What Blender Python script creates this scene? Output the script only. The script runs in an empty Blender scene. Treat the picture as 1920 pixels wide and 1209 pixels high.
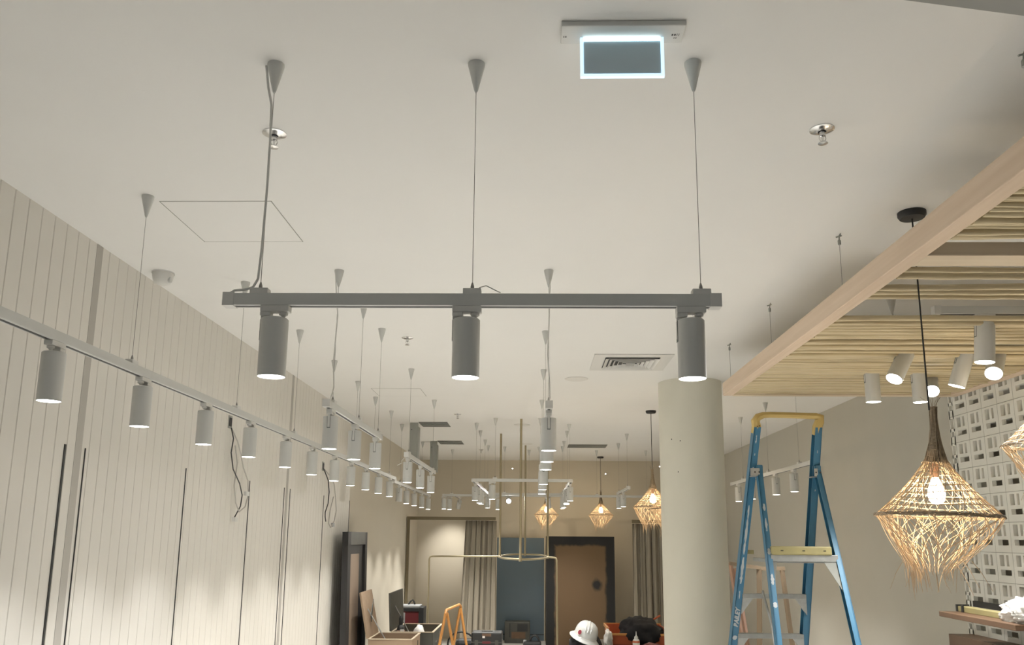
import bpy, math, random
from mathutils import Vector, Matrix
random.seed(7)
C = bpy.context.scene.collection
PI = math.pi
H = 3.2            # ceiling height
XL, XR, YB = -2.16, 3.2, 15.5

# ------------------------------------------------------------------ mesh builder
class G:
    def __init__(s): s.v = []; s.f = []; s.mi = []; s.m = 0
    def _add(s, vs, fs):
        o = len(s.v); s.v += [tuple(p) for p in vs]
        s.f += [tuple(i + o for i in f) for f in fs]; s.mi += [s.m] * len(fs)
    def box(s, x0, y0, z0, x1, y1, z1, M=None):
        vs = [(x0,y0,z0),(x1,y0,z0),(x1,y1,z0),(x0,y1,z0),(x0,y0,z1),(x1,y0,z1),(x1,y1,z1),(x0,y1,z1)]
        if M is not None: vs = [M @ Vector(p) for p in vs]
        s._add(vs, [(3,2,1,0),(4,5,6,7),(0,1,5,4),(1,2,6,5),(2,3,7,6),(3,0,4,7)]); return s
    def beam(s, a, b, w, h, up=(0,0,1)):
        a = Vector(a); b = Vector(b); d = (b - a); L = d.length; d.normalize()
        u = Vector(up); x = d.cross(u)
        if x.length < 1e-4: x = d.cross(Vector((1,0,0)))
        x.normalize(); z = x.cross(d)
        M = Matrix(((x.x,d.x,z.x,a.x),(x.y,d.y,z.y,a.y),(x.z,d.z,z.z,a.z),(0,0,0,1)))
        return s.box(-w/2,0,-h/2,w/2,L,h/2,M)
    def tube(s, pts, r, n=6, cap=True):
        pts = [Vector(p) for p in pts]; rs = r if isinstance(r,(list,tuple)) else [r]*len(pts)
        vs = []; pu = None
        for i,p in enumerate(pts):
            d = (pts[min(i+1,len(pts)-1)] - pts[max(i-1,0)])
            if d.length < 1e-9: d = Vector((0,0,1))
            d.normalize()
            u = pu if pu is not None else (Vector((0,0,1)) if abs(d.z) < .9 else Vector((1,0,0)))
            x = u - d*u.dot(d)
            if x.length < 1e-5: x = d.orthogonal()
            x.normalize(); y = d.cross(x); pu = x
            for k in range(n):
                a = 2*PI*k/n; vs.append(p + (x*math.cos(a)+y*math.sin(a))*rs[i])
        fs = []
        for i in range(len(pts)-1):
            for k in range(n):
                k2 = (k+1)%n; fs.append((i*n+k, i*n+k2, (i+1)*n+k2, (i+1)*n+k))
        if cap: fs.append(tuple(range(n-1,-1,-1))); fs.append(tuple((len(pts)-1)*n+k for k in range(n)))
        s._add(vs, fs); return s
    def lathe(s, prof, n=24, c=(0,0,0), cap0=True, cap1=True, M=None):
        vs = []
        for r,z in prof:
            for k in range(n):
                a = 2*PI*k/n; vs.append(Vector((c[0]+r*math.cos(a), c[1]+r*math.sin(a), c[2]+z)))
        if M is not None: vs = [M @ v for v in vs]
        fs = []
        for i in range(len(prof)-1):
            for k in range(n):
                k2=(k+1)%n; fs.append((i*n+k,i*n+k2,(i+1)*n+k2,(i+1)*n+k))
        if cap0: fs.append(tuple(range(n-1,-1,-1)))
        if cap1: fs.append(tuple((len(prof)-1)*n+k for k in range(n)))
        s._add(vs, fs); return s
    def poly(s, pts): s._add(pts, [tuple(range(len(pts)))]); return s
    def build(s, name, mat, parent=None, smooth=False, bevel=0, loc=None):
        me = bpy.data.meshes.new(name); me.from_pydata(s.v, [], s.f); me.update()
        for m in (mat if isinstance(mat,(list,tuple)) else [mat]): me.materials.append(m)
        me.polygons.foreach_set('material_index', s.mi)
        if smooth:
            me.polygons.foreach_set('use_smooth', [True]*len(me.polygons))
            try: me.set_sharp_from_angle(angle=math.radians(40))
            except Exception: pass
        o = bpy.data.objects.new(name, me); C.objects.link(o)
        if parent is not None: o.parent = parent
        if loc: o.location = loc
        if bevel:
            b = o.modifiers.new('bevel','BEVEL'); b.width = bevel; b.segments = 2; b.limit_method = 'ANGLE'
        return o

def tag(o, label=None, cat=None, group=None, kind=None):
    if label: o['label'] = label
    if cat: o['category'] = cat
    if group: o['group'] = group
    if kind: o['kind'] = kind
    return o
def empty(name, loc, label, cat, group=None, rz=0):
    o = bpy.data.objects.new(name, None); C.objects.link(o); o.location = loc; o.rotation_euler = (0,0,rz)
    o.empty_display_size = .05
    return tag(o, label, cat, group)
def copy_tree(o, parent=None):
    c = o.copy(); C.objects.link(c); c.parent = parent
    for ch in [q for q in KIDS(o)]: copy_tree(ch, c)
    return c
def KIDS(o): return [q for q in bpy.data.objects if q.parent == o]

# ------------------------------------------------------------------ materials
def mat(name, col, rough=.6, metal=0, noise=None, bump=0, emit=None, es=0, spec=.5, trans=0):
    m = bpy.data.materials.new(name); m.use_nodes = True
    nt = m.node_tree; b = nt.nodes['Principled BSDF']
    b.inputs['Base Color'].default_value = (*col,1); b.inputs['Roughness'].default_value = rough
    b.inputs['Metallic'].default_value = metal; b.inputs['Specular IOR Level'].default_value = spec
    if emit: b.inputs['Emission Color'].default_value = (*emit,1); b.inputs['Emission Strength'].default_value = es
    if noise or bump:
        tc = nt.nodes.new('ShaderNodeTexCoord'); mp = nt.nodes.new('ShaderNodeMapping')
        nt.links.new(tc.outputs['Object'], mp.inputs[0])
        sc, col2, amt = noise or ((20,20,20), col, 0)
        mp.inputs['Scale'].default_value = sc
        n = nt.nodes.new('ShaderNodeTexNoise'); n.inputs['Scale'].default_value = 1; n.inputs['Detail'].default_value = 5
        nt.links.new(mp.outputs[0], n.inputs['Vector'])
        if noise:
            mx = nt.nodes.new('ShaderNodeMix'); mx.data_type = 'RGBA'
            rmp = nt.nodes.new('ShaderNodeValToRGB')
            rmp.color_ramp.elements[0].position = .5 - amt/2; rmp.color_ramp.elements[1].position = .5 + amt/2
            nt.links.new(n.outputs['Fac'], rmp.inputs[0]); nt.links.new(rmp.outputs[0], mx.inputs[0])
            mx.inputs[6].default_value = (*col,1); mx.inputs[7].default_value = (*col2,1)
            nt.links.new(mx.outputs[2], b.inputs['Base Color'])
        if bump:
            bp = nt.nodes.new('ShaderNodeBump'); bp.inputs['Strength'].default_value = bump; bp.inputs['Distance'].default_value = .01
            nt.links.new(n.outputs['Fac'], bp.inputs['Height']); nt.links.new(bp.outputs[0], b.inputs['Normal'])
    return m
M = {}
M['ceil'] = mat('ceiling_paint', (.80,.795,.775), .9, noise=((3,3,3),(.785,.78,.76),.6))
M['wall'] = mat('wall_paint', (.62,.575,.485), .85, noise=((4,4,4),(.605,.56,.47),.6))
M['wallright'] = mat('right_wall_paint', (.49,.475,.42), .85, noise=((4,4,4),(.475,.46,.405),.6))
M['board'] = mat('white_board_paint', (.74,.715,.665), .6, noise=((.7,3,.4),(.71,.685,.635),.6), bump=.05)
M['strip'] = mat('grey_strip_paint', (.42,.40,.365), .7)
M['back'] = mat('back_wall_paint', (.58,.53,.435), .9, noise=((1.5,1.5,1.5),(.55,.50,.405),.5))
M['column'] = mat('column_plaster', (.68,.665,.58), .85, noise=((5,5,2.5),(.65,.635,.55),.5), bump=.08)
M['floor'] = mat('floor_concrete', (.66,.645,.61), .55, noise=((2,2,2),(.61,.595,.56),.5))
M['soffit'] = mat('soffit_grey', (.30,.30,.285), .9)  # one even grey, darker than the ceiling
M['white'] = mat('white_powder_coat', (.575,.58,.56), .45)
M['whitedk'] = mat('white_plastic', (.64,.635,.61), .5)
M['black'] = mat('black_plastic', (.02,.021,.022), .5)
M['slot'] = mat('dark_slot_edge', (.10,.115,.11), .6)
M['cablegrey'] = mat('grey_cable', (.42,.40,.37), .6)
M['wire'] = mat('steel_wire', (.28,.27,.26), .4, .6)
M['chrome'] = mat('chrome_metal', (.7,.7,.7), .18, 1)
M['alu'] = mat('aluminium', (.40,.41,.40), .45, .35, noise=((30,30,30),(.33,.34,.33),.5))
M['steel'] = mat('galvanised_steel', (.36,.37,.34), .5, .3, noise=((12,12,3),(.29,.30,.28),.5))
M['gusset'] = mat('shaded_gusset_steel', (.17,.175,.155), .6)  # steel darkened in colour to stand for shade on the gusset faces
M['disc'] = mat('disc_white', (.70,.69,.66), .7)
M['brass'] = mat('brass', (.36,.31,.20), .5, .45)
M['brassdk'] = mat('aged_brass', (.17,.14,.085), .55, .4)
M['lamp'] = mat('lamp_lens_lit', (1,1,1), .4, emit=(1,.975,.93), es=14)
M['lensoff'] = mat('lamp_lens_unlit', (.5,.5,.48), .3)
M['bulb'] = mat('bulb_glow', (1,.9,.7), .3, emit=(1,.80,.50), es=42)
M['edge'] = mat('sign_lit_edge', (.8,.9,1), .3, emit=(.52,.80,1), es=1.15)
M['led'] = mat('sign_led', (1,1,1), .3, emit=(.72,.95,1), es=5)
M['signface'] = mat('sign_face_grey', (.52,.64,.71), .35)
M['pin'] = mat('indicator_glow', (1,1,1), .3, emit=(1,.95,1), es=14)
M['beam'] = mat('pale_pine', (.66,.53,.41), .6, noise=((34,1.2,34),(.56,.43,.31),.55), bump=.12)
M['beamx'] = mat('pale_pine_cross', (.66,.56,.42), .6, noise=((1.2,34,34),(.58,.47,.34),.55), bump=.1)
M['cane'] = mat('bamboo_cane', (.60,.51,.335), .5, noise=((4,40,40),(.47,.385,.235),.7), bump=.1)
M['canedk'] = mat('bamboo_node', (.38,.29,.17), .6)
M['blue'] = mat('blue_fibreglass', (.035,.145,.25), .4, noise=((7,7,7),(.042,.165,.28),.4))
M['yellow'] = mat('yellow_plastic', (.56,.42,.16), .45, noise=((10,10,10),(.51,.38,.14),.5))
M['yellowdk'] = mat('worn_yellow_plastic', (.38,.33,.15), .6, noise=((12,12,12),(.31,.28,.14),.5))
M['straw'] = mat('straw', (.60,.47,.32), .7, noise=((60,60,60),(.46,.34,.22),.5))
M['rope'] = mat('rope_grey_brown', (.34,.27,.19), .8, noise=((90,90,90),(.20,.155,.10),.5), bump=.4)
M['shelf'] = mat('oiled_timber', (.15,.088,.05), .5, noise=((14,2,14),(.11,.062,.035),.6))
M['cloth'] = mat('white_cloth', (.78,.77,.74), .9)
M['screen'] = mat('screen_white', (.76,.765,.72), .7)
M['screenjoint'] = mat('screen_joint_grey', (.30,.30,.27), .8)
M['curtain'] = mat('taupe_linen', (.29,.26,.21), .95, noise=((30,30,3),(.27,.24,.19),.5))
M['bluepanel'] = mat('slate_blue_panel', (.11,.16,.20), .42, noise=((2,2,5),(.115,.155,.185),.5))
M['darkframe'] = mat('charcoal_timber', (.018,.017,.017), .6)
M['crest'] = mat('crest_red', (.22,.02,.04), .5)
M['leanbrown'] = mat('brown_board', (.19,.14,.10), .7)
M['chest'] = mat('olive_black_paint', (.055,.055,.047), .5, noise=((9,9,9),(.075,.075,.062),.5))
M['ply'] = mat('plywood', (.34,.245,.165), .65, noise=((2,18,18),(.27,.19,.125),.6))
M['plylight'] = mat('birch_ply', (.50,.42,.31), .6, noise=((14,2,2),(.44,.36,.26),.6))
M['orange'] = mat('orange_paint', (.56,.26,.07), .4)
M['redor'] = mat('red_orange_plastic', (.45,.10,.035), .5)
M['red'] = mat('dark_red_plastic', (.13,.018,.022), .45)
M['grey'] = mat('mid_grey_plastic', (.34,.35,.36), .5)
M['blackcloth'] = mat('black_cloth', (.013,.013,.016), .9)
M['paint'] = mat('white_paint_splash', (.46,.50,.52), .6)
M['plate'] = mat('label_paper', (.7,.68,.64), .6)
M['pink'] = mat('pink_primed_timber', (.40,.26,.20), .7)
M['timber'] = mat('raw_timber', (.22,.165,.11), .7, noise=((20,20,2),(.22,.165,.11),.5))
M['helmet'] = mat('white_helmet', (.60,.615,.61), .25)

def overspray(name):
    """brown fibreboard with a black sprayed border of ragged edge and a black blot"""
    m = bpy.data.materials.new(name); m.use_nodes = True; nt = m.node_tree; b = nt.nodes['Principled BSDF']
    N = nt.nodes.new; L = nt.links.new
    b.inputs['Roughness'].default_value = .7
    tc = N('ShaderNodeTexCoord'); sep = N('ShaderNodeSeparateXYZ'); L(tc.outputs['Generated'], sep.inputs[0])
    def mth(op,a,bb=None):
        n = N('ShaderNodeMath'); n.operation = op
        for i,x in enumerate((a,bb)):
            if x is None: continue
            if isinstance(x,(int,float)): n.inputs[i].default_value = x
            else: L(x, n.inputs[i])
        return n.outputs[0]
    dx = mth('ABSOLUTE', mth('SUBTRACT', sep.outputs['X'], .5)); dz = mth('SUBTRACT', 1.0, sep.outputs['Z'])
    ex = mth('MULTIPLY', mth('SUBTRACT', .5, dx), 1.2); ez = mth('MULTIPLY', dz, 1.75)
    e = mth('MINIMUM', ex, ez)
    n = N('ShaderNodeTexNoise'); n.inputs['Scale'].default_value = 9; n.inputs['Detail'].default_value = 4; L(tc.outputs['Generated'], n.inputs['Vector'])
    e2 = mth('ADD', e, mth('MULTIPLY', mth('SUBTRACT', n.outputs['Fac'], .5), .09))
    r = N('ShaderNodeMapRange'); r.inputs['From Min'].default_value = .125; r.inputs['From Max'].default_value = .165; L(e2, r.inputs['Value'])
    # blot
    bx = mth('MULTIPLY', mth('SUBTRACT', sep.outputs['X'], .745), 1.2); bz = mth('MULTIPLY', mth('SUBTRACT', sep.outputs['Z'], .56), 1.75)
    d = mth('SQRT', mth('ADD', mth('MULTIPLY', bx, bx), mth('MULTIPLY', bz, bz)))
    d = mth('ADD', d, mth('MULTIPLY', mth('SUBTRACT', n.outputs['Fac'], .5), .12))
    r2 = N('ShaderNodeMapRange'); r2.inputs['From Min'].default_value = .05; r2.inputs['From Max'].default_value = .11; L(d, r2.inputs['Value'])
    f = mth('MULTIPLY', r.outputs[0], r2.outputs[0])
    mx = N('ShaderNodeMix'); mx.data_type = 'RGBA'; L(f, mx.inputs[0])
    mx.inputs[6].default_value = (.011,.011,.011,1); mx.inputs[7].default_value = (.15,.093,.046,1)
    L(mx.outputs[2], b.inputs['Base Color'])
    return m
M['fibre'] = overspray('brown_fibreboard_black_overspray')

# ------------------------------------------------------------------ setting
def struct(g, name, m, **k):
    o = g.build(name, m, **k); o['kind'] = 'structure'; return o
YF = -3.2
struct(G().box(-2.6,YF,-.1,5.8,YB+.3,0), 'floor', M['floor'])
struct(G().box(-2.6,YF,H,5.8,YB+.3,H+.12), 'ceiling', M['ceil'])
# boarded left wall with v grooves every 0.1 m
g = G(); ys = [YF]; prof = [(XL,YF)]
y = 3.188 - .0975*64
STRIPS = ((3.842,3.900),(7.215,7.275))
while y < 9.74:
    if y > YF+.02 and not any(a-.03 < y < b+.03 for a,b in STRIPS):
        prof += [(XL,y-.004),(XL-.005,y-.0012),(XL-.005,y+.0012),(XL,y+.004)]
    y += .0975
prof.append((XL,9.74))
pr = []
for x,y in prof:
    pr.append((x,y))
for i in range(len(pr)-1):
    (x0,y0),(x1,y1) = pr[i],pr[i+1]
    g.poly([(x0,y0,0),(x0,y0,H),(x1,y1,H),(x1,y1,0)])
g.box(XL-.3,YF,0,XL-.02,9.74,H)
struct(g, 'wall_left', M['board'])
struct(G().box(XL-.3,9.74,0,XL-.004,YB+.2,H), 'wall_left_rear', M['wall'])
for i,(a,b) in enumerate(STRIPS):
    struct(G().box(XL-.004,a,0,XL+.0015,b,H), 'trim_%d'%(i+1), M['strip'])
struct(G().box(-2.6,YB,0,5.8,YB+.2,H), 'wall_back', M['back'])
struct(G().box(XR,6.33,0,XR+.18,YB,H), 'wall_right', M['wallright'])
struct(G().box(XR,YF,2.93,XR+.18,6.33,H), 'wall_right_header', M['wall'])
struct(G().box(5.6,YF,0,5.8,YB,H), 'wall_beyond_screen', M['wall'])
struct(G().lathe([(.285,0),(.285,H)], 64, (1.412,7.552,0), False, False), 'column', M['column'], smooth=True)
col=[o for o in bpy.data.objects if o.name=='column'][0]
for hx,hy,hz in ((1.204,7.358,2.66),(1.27,7.305,2.64),(1.247,7.32,2.37)):
    d=Vector((hx-1.412,hy-7.552,0)).normalized(); q=d.to_track_quat('Z','Y').to_matrix().to_4x4()
    G().lathe([(.005,-.002),(.005,.001),(.0,.001)],10,M=Matrix.Translation((1.412+d.x*.285,7.552+d.y*.285,hz))@q).build('drill_hole',M['darkframe'],col)
# soffit at the top right
g = G()
pts = [(.55,1.714),(2.6,2.137),(3.1,2.24),(3.1,.2),(.55,.2)]
g.v = [(x,y,3.05) for x,y in pts] + [(x,y,H) for x,y in pts]; n=len(pts)
g.f = [tuple(range(n))]+[tuple((i,(i+1)%n,(i+1)%n+n,i+n)) for i in range(n)]; g.mi=[0]*len(g.f)
struct(g, 'trim_3', M['soffit'])

# black slotted uprights let into the left wall
UP = [(3.757,.014,'widest, just before the grey strip nearest the camera'),(3.931,.006,'just beyond the grey strip nearest the camera'),
      (5.107,.007,'below and before the first dangling cables'),(6.281,.009,'just beyond the first dangling cables'),
      (7.166,.009,'just before the second strip'),(7.342,.009,'just beyond the second strip'),
      (8.531,.009,'under the second dangling cables'),(9.735,.012,'at the far end of the boards')]
for y,w,t in UP:
    o = G().box(XL-.004,y-w/2,.1,XL+.004,y+w/2,2.2).build('slotted_upright', M['black'])
    tag(o,'black shelving upright on the boarded wall, '+t,'shelving upright','black shelving uprights on the left wall')

# ------------------------------------------------------------------ cable helper / rails / spotlights
def rail(name_label, p0, p1, z, hangs, cables=(), w=.034, h=.036, extra=(), group='suspended lighting tracks'):
    """p0,p1 in plan; z = top of rail; hangs = list of ceiling points (x,y)"""
    cx, cy = (p0[0]+p1[0])/2, (p0[1]+p1[1])/2
    t = empty('lighting_track', (cx,cy,z), name_label, 'lighting track', group)
    segs = [(p0,p1)] + list(extra)
    for a,b in segs:
        A = Vector((a[0]-cx,a[1]-cy,-h/2)); B = Vector((b[0]-cx,b[1]-cy,-h/2))
        r = G().beam(A,B,w,h).build('track_body', M['white'], t, bevel=.002)
        d = (B-A).normalized()
        G().beam(A+d*.03+Vector((0,0,-h/2+.0022)),B-d*.03+Vector((0,0,-h/2+.0022)),.014,.006).build('track_slot', M['black'], r)
        G().beam(A-d*.004,A+d*.028,w+.004,h+.003).build('end_cap', M['whitedk'], t)
        G().beam(B-d*.028,B+d*.004,w+.004,h+.003).build('end_cap', M['whitedk'], t)
    ddx, ddy = (p1[0]-p0[0], p1[1]-p0[1]); L0 = math.hypot(ddx,ddy); along = abs(ddx) > abs(ddy)
    for hx,hy in hangs:
        x,y = hx-cx, hy-cy; top = H-z
        g = G(); g.lathe([(.0255,top),(.0255,top-.007),(.006,top-.088),(.0035,top-.094)],20,(x,y,0),True,True)
        g.build('ceiling_cup', M['white'], t, smooth=True)
        G().tube([(x,y,top-.09),(x,y,.02)],.0011,5).build('suspension_wire', M['wire'], t)
        a,b = (.026,.016) if along else (.016,.026)
        k = G().box(x-a,y-b,-.002,x+a,y+b,.016).build('wire_clamp', M['whitedk'], t, bevel=.002)
        G().lathe([(.005,.016),(.0055,.024),(.0022,.036)],8,(x,y,0)).build('wire_grip', M['wire'], k)
    for cb in cables:
        pts = [(q[0]-cx,q[1]-cy,q[2]-z) for q in cb[0]]
        G().tube(pts,cb[1],8).build('power_cable', M['whitedk'], t, smooth=True)
    return t

# spotlight prototype ( origin on the underside of the track )
def make_spot():
    t = empty('track_spotlight',(0,0,0),'x','spotlight')
    g = G().box(-.040,-.0155,-.018,.042,.0155,0); g.box(-.040,-.0145,-.030,-.010,.0145,-.018)
    a = g.build('track_adapter', M['whitedk'], t, bevel=.002)
    G().lathe([(.009,-.018),(.0125,-.019),(.0125,-.026),(.006,-.030),(.005,-.033)],14,(.024,0,0)).build('locking_knob', M['whitedk'], a, smooth=True)
    arm = G().box(-.0392,-.006,-.090,-.030,.006,-.028).build('pivot_arm', M['whitedk'], t)
    ho = bpy.data.objects.new('tmp', None)
    # housing, pivot at z=-.05 ; the body spans .-038 .. -.205
    Z0 = .05
    g = G().lathe([(.0,-.037+Z0),(.036,-.037+Z0),(.0388,-.040+Z0),(.0388,-.204+Z0),(.0372,-.205+Z0),(.0355,-.202+Z0),(.0355,-.192+Z0),(.0,-.192+Z0)],40,cap0=False,cap1=False)
    hs = g.build('housing', M['white'], t, smooth=True, loc=(0,0,-Z0))
    g = G(); g.box(-.0394,-.0085,-.098+Z0,-.0372,-.0068,-.040+Z0); g.box(-.0394,.0068,-.098+Z0,-.0372,.0085,-.040+Z0); g.box(-.0394,-.0085,-.1005+Z0,-.0372,.0085,-.0965+Z0)
    g.build('pivot_slot', M['slot'], hs)
    G().lathe([(.0,-.2058+Z0),(.030,-.2054+Z0),(.0368,-.2040+Z0)],36,cap0=False,cap1=False).build('lens', M['lamp'], hs, smooth=True)
    ld = bpy.data.lights.new('spot_beam','SPOT'); ld.energy = PW; ld.spot_size = math.radians(78); ld.spot_blend = .9
    ld.color = (1,.975,.925); ld.shadow_soft_size = .03
    lo = bpy.data.objects.new('beam', ld); C.objects.link(lo); lo.parent = hs; lo.location = (0,0,-.2135+Z0)
    bpy.data.objects.remove(ho)
    return t
PW = 84
def beamdata(nm, e, col, deg=78, blend=.9):
    ld = bpy.data.lights.new(nm,'SPOT'); ld.energy = e; ld.spot_size = math.radians(deg); ld.spot_blend = blend; ld.color = col; ld.shadow_soft_size = .006; return ld
NEARB = beamdata('near_beam', 150, (1,1,.995), 84, 1.0); WALLB = beamdata('wall_beam', 74, (1,1,.99), 84, 1.0); FRONTB = beamdata('front_beam', 84, (1,1,.995)); FARB = beamdata('far_beam', 84, (1,.972,.915)); ACCENT = beamdata('accent_beam', 66, (1,.965,.9), 54, 1.0)
SPOT = make_spot(); used = [False]
def kids_cached(): pass
def spot(x, y, z, label, group, rz=0, tilt=None, scale=1, unlit=False, beam=None):
    """z = underside of track; tilt = direction vector the lamp looks along (world)"""
    t = SPOT if not used[0] else copy_tree(SPOT); used[0] = True
    t.location = (x,y,z); t.rotation_euler = (0,0,rz); t.scale = (scale,)*3
    t['label'] = label; t['group'] = group; t['category'] = 'spotlight'
    for c in KIDS(t):
        if c.name.startswith('housing'):
            for k in KIDS(c):
                if k.type == 'LIGHT': k.data = beam or (FRONTB if y < 2.6 else (WALLB if x < -1.5 else NEARB) if y < 5.2 else FARB)
            if tilt is not None:
                q = Vector((0,0,-1)).rotation_difference(Vector(tilt).normalized())
                Mz = Matrix.Rotation(-rz,3,'Z')
                c.rotation_euler = (Mz @ q.to_matrix() @ Matrix.Rotation(rz,3,'Z')).to_euler()
            if unlit:
                for k in KIDS(c):
                    if k.type == 'LIGHT': bpy.data.objects.remove(k)
                    elif k.name.startswith('lens'):
                        k.data = k.data.copy(); k.data.materials[0] = M['lensoff']
    return t
TZ = 2.476; UZ = TZ-.036
ORD = ['nearest','second','third','fourth','fifth','sixth','seventh','eighth','ninth','tenth','eleventh','twelfth','thirteenth','fourteenth']

# 1 the nearest track, across the picture
cab = [(-.822,2.283,H),(-.812,2.285,3.13),(-.797,2.28,3.07),(-.79,2.27,2.95),(-.789,2.27,2.80),(-.792,2.27,2.62),(-.797,2.27,2.52),(-.81,2.27,2.495),(-.835,2.27,2.488),(-.862,2.27,2.486),(-.874,2.27,2.478)]
rail('short white track hung nearest the camera across the view, three spotlights', (-.887,2.275),(.518,2.284),TZ,[(-.79,2.276),(-.181,2.280),(.468,2.283)],
     cables=[(cab,.0038),([(-.16,2.262,2.492),(-.14,2.25,2.494),(-.11,2.255,2.480),(-.10,2.262,2.477)],.0016)])
G1 = 'spotlights on the nearest track'
spot(-.742,2.275,UZ,'white cylinder spotlight at the left end of the nearest track',G1)
spot(-.196,2.279,UZ,'white cylinder spotlight in the middle of the nearest track',G1)
spot(.436,2.283,UZ,'white cylinder spotlight at the right end of the nearest track, in front of the column',G1)

# 2 the long track beside the boarded wall, in two lengths
WX = -1.64
rail('long white track running down beside the boarded left wall', (WX,-1.2),(WX,9.75),TZ,[(WX,y) for y in (-.6,.8,2.0,3.265,4.474,5.586,6.604,7.529,8.394,9.35)])
rail('far length of white track beside the left wall, above the dark frames', (-1.70,9.98),(-1.70,13.5),2.462,[(-1.70,10.5),(-1.70,12.5)])
G2 = 'spotlights on the long left wall track'
for i,y in enumerate((2.726,3.381,4.06,4.722,5.425,6.088,6.78,7.401,8.063,8.734,9.414)):
    spot(WX,y,UZ, ('white cylinder spotlight %s to the camera on the long left wall track' if i==0 else 'white cylinder spotlight, %s from the camera on the long left wall track') % ORD[i], G2, -PI/2)
G3 = 'spotlights on the far left wall track'
spot(-1.70,10.45,2.426,'unlit white spotlight at the near end of the far left wall track',G3,PI/2,unlit=True)
for i,y in enumerate((11.06,11.79,12.57,13.35)):
    spot(-1.70,y,2.426,'lit white spotlight, %s along the far length of left wall track' % ['first','second','third','last'][i],G3,-PI/2)

# 3,4 left-of-centre tracks
R1 = -1.058
rail('short white track left of centre over three spotlights, with a cable up to the ceiling', (R1,4.13),(R1,5.62),TZ,[(R1,4.263),(R1,4.92),(R1,5.54)],
     cables=[([(R1-.02,4.26,H),(R1-.012,4.262,3.1),(R1+.004,4.262,2.95),(R1-.006,4.262,2.7),(R1+.003,4.262,2.56),(R1-.002,4.22,2.49),(R1,4.17,2.477)],.0035)])
G4 = 'spotlights on the nearer left centre track'
for y,l in ((4.24,'first'),(4.83,'middle'),(5.48,'last')): spot(R1,y,UZ,'white spotlight, %s of the three on the nearer left centre track'%l,G4,PI/2)
rail('short white track left of centre, farther one, in front of the grey ceiling slots', (R1,6.80),(R1,8.72),TZ,[(R1,6.93),(R1,8.58)],
     cables=[([(R1-.02,6.85,2.435),(R1-.045,6.85,2.41),(R1-.04,6.84,2.39),(R1-.075,6.83,2.37)],.003)])
G5 = 'spotlights on the farther left centre track'
for y,l in ((6.9,'first'),(7.68,'middle'),(8.48,'last')): spot(R1,y,UZ,'white spotlight, %s of the three on the farther left centre track'%l,G5,PI/2)

# 5 the centre line, seen end on
R5 = .069
rail('white track on the centre line seen end on, nearer length with power cable', (R5,4.15),(R5,5.72),TZ,[(R5,4.263),(R5,5.6)],
     cables=[([(R5,4.25,H),(R5+.006,4.255,3.1),(R5+.001,4.258,2.9),(R5-.006,4.258,2.74),(R5+.004,4.258,2.6),(R5+.006,4.2,2.50),(R5,4.17,2.478)],.0035)])
rail('white track on the centre line, farther length hidden behind its first spotlights', (R5,6.82),(R5,8.75),TZ,[(R5,6.95),(R5,8.55)])
G6 = 'spotlights on the centre line tracks'
for i,y in enumerate((4.26,4.91,5.50,7.03,7.83,8.62)):
    spot(R5,y,UZ,'white spotlight on the centre line track, '+['nearest and uppermost','second from the top','third from the top','fourth from the top','fifth from the top','lowest and farthest'][i]+' of six in a column',G6,PI/2)

# 6 rectangular track round the brass rods
GX0,GX1,GY0,GY1 = -.735,.425,9.90,13.12
rail('rectangular white track hung around the tall brass rods', (GX0,GY0),(GX1,GY0),TZ,
     [(-.476,GY0),(.062,GY0),(GX0,10.36),(GX0,11.10),(GX0,12.16),(GX0,12.95),(GX1,10.41),(GX1,11.10),(GX1,12.30),(GX1,13.0),(-.481,GY1),(.062,GY1)],
     extra=[((GX0,GY0),(GX0,GY1)),((GX1,GY0),(GX1,GY1)),((GX0,GY1),(GX1,GY1))])
G7 = 'spotlights on the rectangular track'
for i,y in enumerate((10.26,11.05,11.45,13.0)):
    spot(GX0,y,UZ,'white spotlight on the left side of the rectangular track, '+['nearest','second','third','farthest'][i]+' of four',G7,PI/2)
spot(-.507,GY0,UZ,'white spotlight under the front bar of the rectangular track, beside the left brass rod',G7)
spot(GX1,10.2,UZ,'white spotlight on the right side of the rectangular track, nearest of four',G7,PI/2)
spot(GX1,11.38,UZ,'brightest spotlight on the right side of the rectangular track, tilted to the camera',G7,PI/2,tilt=(-.02,-.32,-1))
spot(GX1,12.5,UZ,'white spotlight on the right side of the rectangular track, third of four',G7,PI/2)
spot(GX1,13.0,UZ,'white spotlight on the right side of the rectangular track, farthest of four',G7,PI/2)
spot(.20,GY1,UZ,'white spotlight tilted away at the rear of the rectangular track',G7,tilt=(.15,.55,-1))
# 7 rear cross track
rail('rear white track across the room in front of the back wall', (-1.5,13.6),(2.0,13.6),TZ,[(-1.355,13.6),(-.1,13.6),(1.0,13.6),(1.80,13.6)],extra=[((-1.30,13.6),(-1.30,14.65))])
G8 = 'spotlights on the rear cross track'
spot(-1.475,13.6,UZ,'small white spotlight at the far left end of the rear cross track',G8)
spot(-1.40,13.75,UZ,'small white spotlight second from the left end of the rear cross track',G8)
spot(-1.30,14.45,UZ,'white spotlight tilted at the back wall, lighting the bright patch beside the curtain',G8,PI/2,tilt=(-.25,1.0,-.86),beam=ACCENT)
spot(-.60,13.6,UZ,'white spotlight on the rear cross track, just left of the left brass rod',G8)
spot(-.43,13.6,UZ,'glaring white spotlight turned straight at the camera between the brass rods',G8,tilt=(.05,-1,-.18))
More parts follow.
